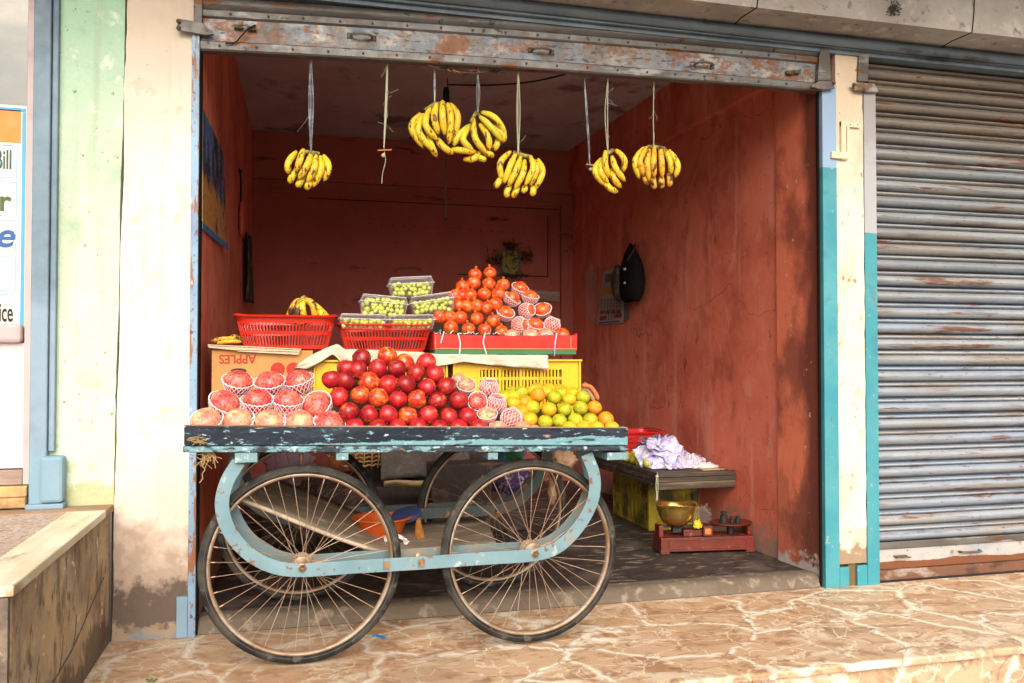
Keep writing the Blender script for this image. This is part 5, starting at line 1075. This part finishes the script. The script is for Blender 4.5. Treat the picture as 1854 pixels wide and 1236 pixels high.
# framed icon + dried garland on back wall
ic = thing('framed_icon', 'small yellow picture in a silvery frame on the back wall', 'picture', P(925, 475, YB-.03))
def bq(mb, x0, y0, x1, y1, e, m, d=.006): a, b = P(x0, y0, YB-.02-e), P(x1, y1, YB-.02-e); mb.box((a.x, YB-.02-e, b.z), (b.x, YB-.02-e+d, a.z), m)
mb = MB(); bq(mb, 911, 455, 938, 496, .0, M_icon); part(mb, 'picture', ic)
mb = MB(); bq(mb, 906, 452, 911, 498, .004, M_lip); bq(mb, 938, 452, 943, 498, .004, M_lip); bq(mb, 911, 450, 938, 454.5, .004, M_lip); bq(mb, 911, 496.5, 938, 501, .004, M_lip); part(mb, 'frame', ic)
mb = MB(); random.seed(8)
for i in range(210):
    s = random.random(); 
    if s < .35: c = P(880+random.random()*30, 475-random.random()*22*random.random()+random.gauss(0, 4), YB-.05)
    elif s < .6: c = P(925+random.gauss(0, 7), 440+random.random()*10, YB-.05)
    elif s < .8: c = P(945+random.random()*20, 465+random.gauss(0, 6), YB-.05)
    else: c = P(910+random.random()*45, 500+random.gauss(0, 3), YB-.05)
    d = Vector((random.gauss(0, .022), random.gauss(0, .01), random.gauss(0, .022))); n_ = Vector((random.gauss(0, 1), -1, random.gauss(0, 1))).normalized()*.006
    mb.add([c-d, c+n_, c+d, c-n_], [(0, 1, 2, 3)], M_leafd)
tag(mb.build('dried_garland'), 'dried dark leaf garland around the framed yellow picture', 'garland')
mb = MB(); bq(mb, 968, 525, 988, 560, .0, M_brownk, .02); tag(mb.build('leaning_board'), 'small grey brown board behind the netted pomegranates', 'board')
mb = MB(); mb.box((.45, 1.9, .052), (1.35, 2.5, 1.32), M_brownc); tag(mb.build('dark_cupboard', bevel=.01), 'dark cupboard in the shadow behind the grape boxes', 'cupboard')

def crinkle(c, sx, sy, sz, m, n, seed, size=.075):
    random.seed(seed); mb = MB(); c = Vector(c)
    for k in range(n):
        a = random.random()*2*math.pi; t = random.random()**.6*1.35; d = Vector((math.sin(t)*math.cos(a), math.sin(t)*math.sin(a), math.cos(t)))
        p0 = c+Vector((d.x*sx, d.y*sy, d.z*sz)); nrm = (d+Vector((random.gauss(0, .35), random.gauss(0, .35), random.gauss(0, .35)))).normalized()
        t1 = nrm.orthogonal().normalized(); t2 = nrm.cross(t1); ro = random.random()*6.28; u1 = t1*math.cos(ro)+t2*math.sin(ro); u2 = nrm.cross(u1); q = random.random()*90; w = size*random.uniform(.7, 1.3)
        def f(u, v):
            x, y = (u-.5)*2, (v-.5)*2; h = .45*abs(noise.noise(Vector((x*1.6+q, y*.8, q))))+.22*abs(noise.noise(Vector((x*2.4, y*2.4+q, 3))))-.25*(x*x+y*y)
            e = 1+.25*noise.noise(Vector((x*2+q, y*2, 9))); p = p0+u1*x*w*e+u2*y*w*.8*e+nrm*h*w*1.3
            p.z = max(p.z, c.z+.001+.002*random.random()); return p
        mb.grid(f, 12, 12, m)
    return mb
# right low table with crate
tw = thing('low_table', 'low dark wooden bench with worn edge by the right wall', 'bench', (2.2, 1.3, .35))
tz = .445; q = [(1.925, .77), (2.362, .77), (2.325, 1.95), (1.89, 1.95)]
tops = lambda z: [(x, y, z) for x, y in q]
part(MB().prism(tops(tz-.012), (0, 0, .012), M_tabw), 'top', tw)
mb = MB(); a, b = Vector((1.905, .74, 0)), Vector((2.364, .74, 0))
for z0, z1, e in ((tz-.02, tz+.004, .0), (tz-.045, tz-.022, .004), (tz-.085, tz-.047, .001)): mb.box((a.x-e, .74-e, z0), (b.x, .768, z1), M_tabw)
part(mb, 'front_rail', tw, bevel=.003)
mb = MB()
for z0, z1, e in ((tz-.02, tz+.004, .0), (tz-.045, tz-.022, .004), (tz-.07, tz-.047, .001)): mb.prism([(1.906-e, .7705, z0), (1.866-e, 1.95, z0), (1.888, 1.95, z0), (1.924, .7705, z0)][::-1], (0, 0, z1-z0), M_tabw)
part(mb, 'side_rail', tw, bevel=.002)
mb = MB(); mb.tube(cr([Vector((1.892, .728, tz)), Vector((1.885, .725, tz-.06)), Vector((1.888, .722, tz-.12)), Vector((1.880, .725, tz-.155))], 5), .003, M_ropel, 5); mb.tube(cr([Vector((1.896, .728, tz+.01)), Vector((1.895, .722, tz-.07)), Vector((1.892, .722, tz-.14))], 5), .0025, M_ropel, 5); mb.ball((1.892, .727, tz-.01), .009, M_ropel, 8, 6)
tag(mb.build('knotted_twine'), 'knotted grey twine dangling from the corner of the low bench', 'twine')
crate('bench_crate', 'dirty yellow crate turned on its side under the low bench', 2.04, 2.345, .055, .36, 1.16, 1.75, M_yellowd, 4, None, .03, .03)
basket('red_basket', 'crimson slatted basket behind the white plastic bags on the bench', (2.07, 1.55, tz+.006), .36, .30, .155, M_basket2, None, .84)
mb = crinkle(Vector((2.055, 1.02, tz+.004)), .105, .10, .095, M_bag, 22, 4, .095); tag(mb.build('plastic_bag_heap', smooth=True), 'crumpled white and lilac plastic bags heaped on the low bench', 'bags')
c = P(1205, 818, 1.10); mb = crinkle(c-Vector((0, 0, .05)), .05, .05, .09, M_poly2, 16, 8, .05); tag(mb.build('clear_plastic_bag', smooth=True), 'clear crumpled plastic bag standing behind the white bags', 'bag')
c = P(1248, 836, .98); mb = crinkle(Vector((c.x, c.y, tz+.004)), .075, .06, .055, M_poly2, 18, 14, .05); tag(mb.build('clear_plastic_bag', smooth=True), 'loose clear plastic bag in the middle of the bench', 'bag')
c = P(1277, 846, .92); mb = crumple(c, .075, .05, .025, M_netw, 11, 30, 20, .35, 6); tag(mb.build('paper_bag', smooth=True), 'twisted whitish bag lying on the right part of the bench', 'bag')
mb = MB().prism([(2.20, .80, tz+.002), (2.34, .81, tz+.002), (2.30, .92, tz+.004), (2.21, .90, tz+.003)], (0, 0, .003), M_cartl); tag(mb.build('cardboard_scrap'), 'flat brown cardboard scrap on the bench beside the wall', 'cardboard')
ME_lime = fruit_mesh('lime', M_lime, kind='orange', seg=12); random.seed(12)
nl = 0
for j in range(5):
    for i in range(6):
        y = .95+j*.10; x = 1.905-(y-.74)*.034+.045+i*.050; 
        if i > 2 or (j < 2 and i > 0): continue
        nl += 1; o = inst('lime', ME_lime, None, (x+random.gauss(0, .006), y+random.gauss(0, .012), tz+.024+random.random()*.014), rnd_rot(), .025)
        tag(o, 'small greenish yellow lime among the loose limes on the low bench', 'lime', 'limes loose on the bench')
# scale
sc = PZ(1282, 992, .055); sc = Vector((2.09, .60, .055))
L0, R0 = P(1197, 985, .58), P(1368, 985, .50)
ws = thing('weighing_scale', 'dark red cast iron counter scale on the shop floor', 'scale', sc)
yaw_ = math.atan2(-.06, R0.x-L0.x)
def SV(x, y, z): return Vector((L0.x, .58, .055))+Vector((math.cos(yaw_)*x-math.sin(yaw_)*y, math.sin(yaw_)*x+math.cos(yaw_)*y, z))
LW = (R0-L0).length
def sbox(mb, x0, x1, y0, y1, z0, z1, m):
    mb.add([SV(x, y, z) for z in (z0, z1) for x, y in ((x0, y0), (x1, y0), (x1, y1), (x0, y1))], [(3, 2, 1, 0), (4, 5, 6, 7), (0, 1, 5, 4), (1, 2, 6, 5), (2, 3, 7, 6), (3, 0, 4, 7)], m)
mb = MB(); sbox(mb, 0, LW, 0, .14, .012, .082, M_scale); sbox(mb, -.003, .045, -.004, .144, 0, .02, M_scale); sbox(mb, LW-.045, LW+.003, -.004, .144, 0, .02, M_scale)
for a_ in ((.04, LW-.04, .070, .075), (.04, LW-.04, .026, .030), (.04, .045, .030, .070), (LW-.045, LW-.04, .030, .070)): sbox(mb, a_[0], a_[1], -.004, .0, a_[2], a_[3], M_scale)
part(mb, 'base', ws, bevel=.003)
mb = MB(); sbox(mb, .0, .022, .03, .11, .084, .14, M_scale); sbox(mb, LW-.022, LW, .03, .11, .084, .13, M_scale); sbox(mb, LW*.46, LW*.56, .01, .12, .084, .135, M_scale); sbox(mb, LW*.26, LW*.46, .03, .10, .084, .115, M_scale)
sbox(mb, .02, LW-.02, .06, .075, .125, .135, M_iron); sbox(mb, LW*.46+.006, LW*.54, .004, .012, .095, .125, M_orst)
part(mb, 'beam', ws, bevel=.002)
c = SV(LW*.80, .07, .135); mb = MB().lathe([(0, 0), (.085, .0), (.092, .006), (.092, .012), (.084, .010), (0, .008)], c, M_scale, 28, sx=1.25); mb.lathe([(.02, -.05), (.02, 0)], c, M_iron, 10)
part(mb, 'plate', ws, smooth=True, auto=True)
mb = MB(); c = SV(LW*.205, .07, .135)
rw = .105
mb.lathe([(0.0, .0), (.045, .002), (.072, .022), (.088, .05), (.098, .085), (rw, .108), (rw+.006, .112), (rw+.004, .115), (rw-.004, .110), (.092, .085), (.082, .05), (.066, .024), (.04, .006), (0, .004)], c, M_brass, 40)
for v in range(len(mb.v)):
    x, y, z = mb.v[v]; a = math.atan2(y-c.y, x-c.x); k = (z-c.z)/.11; mb.v[v] = (x, y, z+.006*k*math.sin(3*a+1))
tag(mb.build('brass_bowl', smooth=True), 'dented brass weighing bowl resting on the left of the scale', 'bowl')
mb = MB().lathe([(.032, -.012), (.036, 0)], SV(LW*.205, .07, .137), M_iron, 16); sbox(mb, LW*.16, LW*.25, .05, .09, .10, .135, M_iron); part(mb, 'bowl_support', ws)
for (x, y, r, h, lb) in ((LW*.71, .05, .019, .058, 'tallest black iron weight on the scale plate'), (LW*.785, .03, .012, .034, 'small black iron weight in the middle of three on the plate'), (LW*.85, .035, .013, .036, 'small black iron weight at the right of three on the plate')):
    c = SV(x, y, .146); mb = MB().lathe([(0, 0), (r, 0), (r, h*.68), (r*.5, h*.74), (r*.45, h*.82), (r*.95, h*.88), (r*.95, h*.98), (0, h)], c, M_iron, 20)
    tag(mb.build('iron_weight', smooth=True, auto=True), lb, 'weight', 'iron weights on the scale')
c = SV(LW*.40, .02, .14); mb = crumple(c, .022, .02, .026, M_yellow, 21, 24, 16, .4, 6); tag(mb.build('yellow_cloth', smooth=True), 'scrap of yellow cloth tied on the scale beam', 'cloth')
c = SV(LW*.55, .16, .15); mb = crumple(c, .05, .03, .06, M_poly, 23, 30, 20, .5, 8); tag(mb.build('thin_clear_bag', smooth=True), 'thin clear bag behind the middle of the scale', 'bag')

# ================================================================ UNDER THE CART
A_, B_ = PX(435, 905, -.27), PZ(690, 1001, .075)
fr_ = cr([P(x, y, -.325) for x, y in ((430, 902), (480, 921), (540, 946), (620, 977), (690, 998), (740, 1001), (800, 996), (900, 988))], 6)
bk_ = cr([P(x, y, .115) for x, y in ((500, 868), (545, 884), (600, 906), (650, 928), (700, 943), (750, 947), (800, 944), (880, 938))], 6)
pk = MB(); nn = len(fr_); pk.grid(lambda u, v: fr_[round(u*(nn-1))].lerp(bk_[round(u*(nn-1))], v)+Vector((0, 0, .003*wob(u*12, v*4))), nn, 7, M_plank)
po_ = thing('slung_board', 'worn grey board slung between the wheels, curling up at its left end', 'board', fr_[20])
part(pk, 'board', po_, smooth=True, solid=.006)
part(MB().tube(fr_, .008, M_edge, 8), 'rolled_edge', po_, smooth=True)
for x_ in (.20, .62): part(MB().box((x_, -.31, .33), (x_+.03, .13, .342), M_iron), 'bearer', po_)
c = PZ(697, 972, .10); c = P(692, 977, -.08)
pr = [(k_*.70, h_*.82) for k_, h_ in ((0, 0), (.085, 0), (.10, .01), (.135, .085), (.150, .105), (.172, .108), (.172, .114), (.148, .112), (.128, .088), (.09, .014), (0, .008))]
mb = MB().lathe(pr, c, M_orange_pl, 36); tag(mb.build('orange_basin', smooth=True, auto=True), 'orange plastic basin on the slung board behind the front left wheel', 'basin')
c1 = P(735, 932, -.06); mb = MB().lathe([(0, .009), (.058, .009), (.064, .003), (.062, -.006), (0, -.006)], (0, 0, 0), M_bluelid, 28); o = mb.build('dark_blue_dish', smooth=True, auto=True); o.location = c1; o.rotation_euler = (R(14), R(-16), 0)
tag(o, 'dark blue plastic lid lying tilted on the orange basin', 'lid')
mb = MB(); random.seed(2); cc = P(716, 980, -.20)
for k in range(9): pts = [cc+Vector((.040*math.cos(a*.45+k)+random.gauss(0, .004), random.gauss(0, .012)+.01*math.sin(k), .026*math.sin(a*.45+k)+random.gauss(0, .004)-.005)) for a in range(9)]; mb.tube(cr(pts, 3), .0045, M_bag if k % 2 else M_netw, 6)
tag(mb.build('white_rag_loop', smooth=True), 'looped white twisted rag in front of the orange basin', 'rag')
br = thing('hand_broom', 'short orange-brown broom head resting on the slung board between the wheels', 'broom', P(760, 945, -.1))
b0, b1 = P(758, 945, -.08), P(762, 991, -.16); mb = MB()
for i in range(60): a = random.random()*6.28; r_ = random.random(); mb.tube([b0+Vector((math.cos(a)*.010*r_, math.sin(a)*.008*r_, 0)), b0.lerp(b1, .4)+Vector((math.cos(a)*.020*r_, math.sin(a)*.014*r_, 0)), b1+Vector((math.cos(a)*.027*r_+random.gauss(0, .002), math.sin(a)*.016*r_, abs(random.gauss(0, .006))))], .0011, M_broom, 4)
part(mb, 'bristles', br); part(MB().tube([b0+Vector((0, 0, .02)), b0+Vector((0, 0, -.02))], [.009, .014], M_broom, 10), 'binding', br)
# cane basket, sack, bundles behind
cb = P(648, 850, 1.8); mb = MB(); random.seed(6)
def basketp(a, z, k=1): rr = .17*(1+.12*z/.3)*k; return Vector((cb.x+rr*math.cos(a), 1.83+rr*math.sin(a), .405+z))
for i in range(22): mb.tube([basketp(i*2*math.pi/22, z*.42/6, 1+(.03 if z % 2 else -.01)) for z in range(8)], .006, M_cane, 5)
for z in range(20): mb.tube([basketp(a*2*math.pi/40, .02+z*.024+.004*math.sin(a*3), 1.02 if (a+z) % 2 else .98) for a in range(41)], .006, M_cane, 5, caps=False)
tag(mb.build('cane_basket', smooth=True), 'woven cane basket in the shade behind the front left wheel', 'basket')
mb = MB(); x0, x1 = P(690, 840, 1.55).x, P(850, 840, 1.55).x; zb_ = P(760, 868, 1.55).z
mb.grid(lambda u, v: (x0+(x1-x0)*u, 1.55+.03*math.sin(u*6+v)+.02*wob(u*8, v*8), zb_+.012*math.sin(u*5)+.34*v), 26, 12, M_sack)
tag(mb.build('grey_sack', smooth=True, solid=.01), 'grey sacking sheet hanging in the dark under the cart', 'sack')
x0, x1 = P(695, 875, 1.5).x, P(870, 875, 1.5).x; zz = P(760, 873, 1.5).z; mb = MB()
mb.grid(lambda u, v: (x0+(x1-x0)*u, 1.48+.02*math.cos(v*6.28), zz+.004*math.sin(u*14)+.018*math.sin(v*6.28)), 30, 9, M_yellow2 if 'M_yellow2' in globals() else M_cartl)
mb.tube([(x0+(x1-x0)*t/12, 1.455, zz+.006*math.sin(t*1.3)) for t in range(13)], .008, M_yellowd, 6)
tag(mb.build('cloth_roll', smooth=True), 'pale cloth roll with yellow edge below the grey sack', 'cloth')
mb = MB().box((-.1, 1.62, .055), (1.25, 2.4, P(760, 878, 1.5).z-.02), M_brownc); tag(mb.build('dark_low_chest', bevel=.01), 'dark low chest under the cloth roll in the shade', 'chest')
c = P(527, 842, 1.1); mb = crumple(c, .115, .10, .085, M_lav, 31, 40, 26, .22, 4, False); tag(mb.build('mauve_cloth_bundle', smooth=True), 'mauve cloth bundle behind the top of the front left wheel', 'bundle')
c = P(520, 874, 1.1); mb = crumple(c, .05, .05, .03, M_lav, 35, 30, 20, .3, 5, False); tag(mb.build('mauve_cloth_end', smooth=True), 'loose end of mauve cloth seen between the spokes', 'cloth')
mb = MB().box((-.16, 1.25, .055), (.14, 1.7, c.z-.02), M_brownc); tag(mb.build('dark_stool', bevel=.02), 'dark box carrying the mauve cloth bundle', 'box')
c = P(608, 833, 1.1); mb = crumple(c, .035, .035, .045, M_tanr if 'M_tanr' in globals() else M_orst, 41, 24, 16, .2, 4, False); tag(mb.build('rust_cloth', smooth=True), 'rust brown cloth lump beside the mauve bundle', 'cloth')
c = P(1020, 832, .9); mb = crumple(c, .07, .05, .055, M_tan, 44, 36, 22, .25, 5, False); tag(mb.build('tan_sack', smooth=True), 'crumpled tan sack under the right end of the cart', 'sack')
c = P(925, 822, .75); mb = crumple(c, .07, .05, .035, M_gcloth, 47, 36, 22, .3, 6, False); tag(mb.build('printed_cloth', smooth=True), 'green and blue printed cloth scrap above the right front wheel', 'cloth')
c = P(925, 868, 1.0); mb = crumple(c, .10, .05, .07, M_purple, 51, 40, 26, .4, 7, False); tag(mb.build('purple_cloth', smooth=True), 'purple and white crumpled cloth behind the right front wheel', 'cloth')
c = P(1000, 888, 1.1); mb = crumple(c, .028, .028, .075, M_tan, 54, 26, 18, .3, 5, False); tag(mb.build('small_tan_pouch', smooth=True), 'small tan pouch seen through the right wheels', 'pouch')
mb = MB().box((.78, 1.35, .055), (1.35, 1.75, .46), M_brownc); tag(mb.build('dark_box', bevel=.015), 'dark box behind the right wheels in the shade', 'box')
# brown dried leaf at the right rear of the oranges
mb = MB()
for k, q in enumerate(([(1052, 697), (1068, 700), (1078, 712), (1083, 724)], [(1050, 703), (1062, 706), (1070, 716), (1076, 726)], [(1056, 694), (1060, 698), (1068, 708), (1074, 722)])):
    mb.tube(cr([P(x, y, .1+.01*k) for x, y in q], 5), [.004]+[.011]*13+[.009, .006], M_tan if k else M_orst, 8)
tag(mb.build('curled_brown_paper', smooth=True), 'curled brown paper behind the last oranges', 'paper')
# dried vine garland on the cart's left corner
mb = MB(); random.seed(9)
for i in range(20):
    c = P(random.uniform(345, 372), random.gauss(800, 3), YF-.015); d = Vector((random.gauss(0, .013), random.gauss(-.004, .004), random.gauss(0, .004))); mb.tube(cr([c-d, c+Vector((0, -.004, .004)), c+d], 4), .0015, M_vine, 5)
for i in range(30):
    c = P(random.uniform(364, 392), random.uniform(822, 836), YF+.02); d = Vector((random.gauss(0, .014), random.gauss(0, .010), random.gauss(0, .014))); mb.tube(cr([c-d, c+Vector((.004, -.004, .004)), c+d], 4), .0015, M_vine, 5)
mb.tube(cr([P(x, y, YF+.01) for x, y in ((366, 830), (366, 842), (371, 850), (366, 858), (367, 866), (361, 874))], 5), .0018, M_vine, 5)
tag(mb.build('dried_vine'), 'dried curly vine tied at the left corner of the cart', 'vine')
# small litter on the marble
mb = MB(); c0_ = [PZ(x, y, .004) for x, y in ((674, 1151), (682, 1150), (690, 1152), (697, 1156))]; mb.band(c0_, None, .014, (0, 0, 1), .003, M_bstrip); tag(mb.build('blue_plastic_strip'), 'small bright blue plastic strip on the marble between the wheels', 'litter')
mb = MB()
for i in range(5): c = PZ(266+i*4, 1231+(i % 2)*3, .002); mb.add([c+Vector((-.008, 0, 0)), c+Vector((0, -.006, .003)), c+Vector((.01, .001, .001)), c+Vector((0, .006, .004))], [(0, 1, 2, 3)], M_leafg)
tag(mb.build('fallen_leaf'), 'tiny shrivelled green leaf at the near edge of the marble', 'leaf')
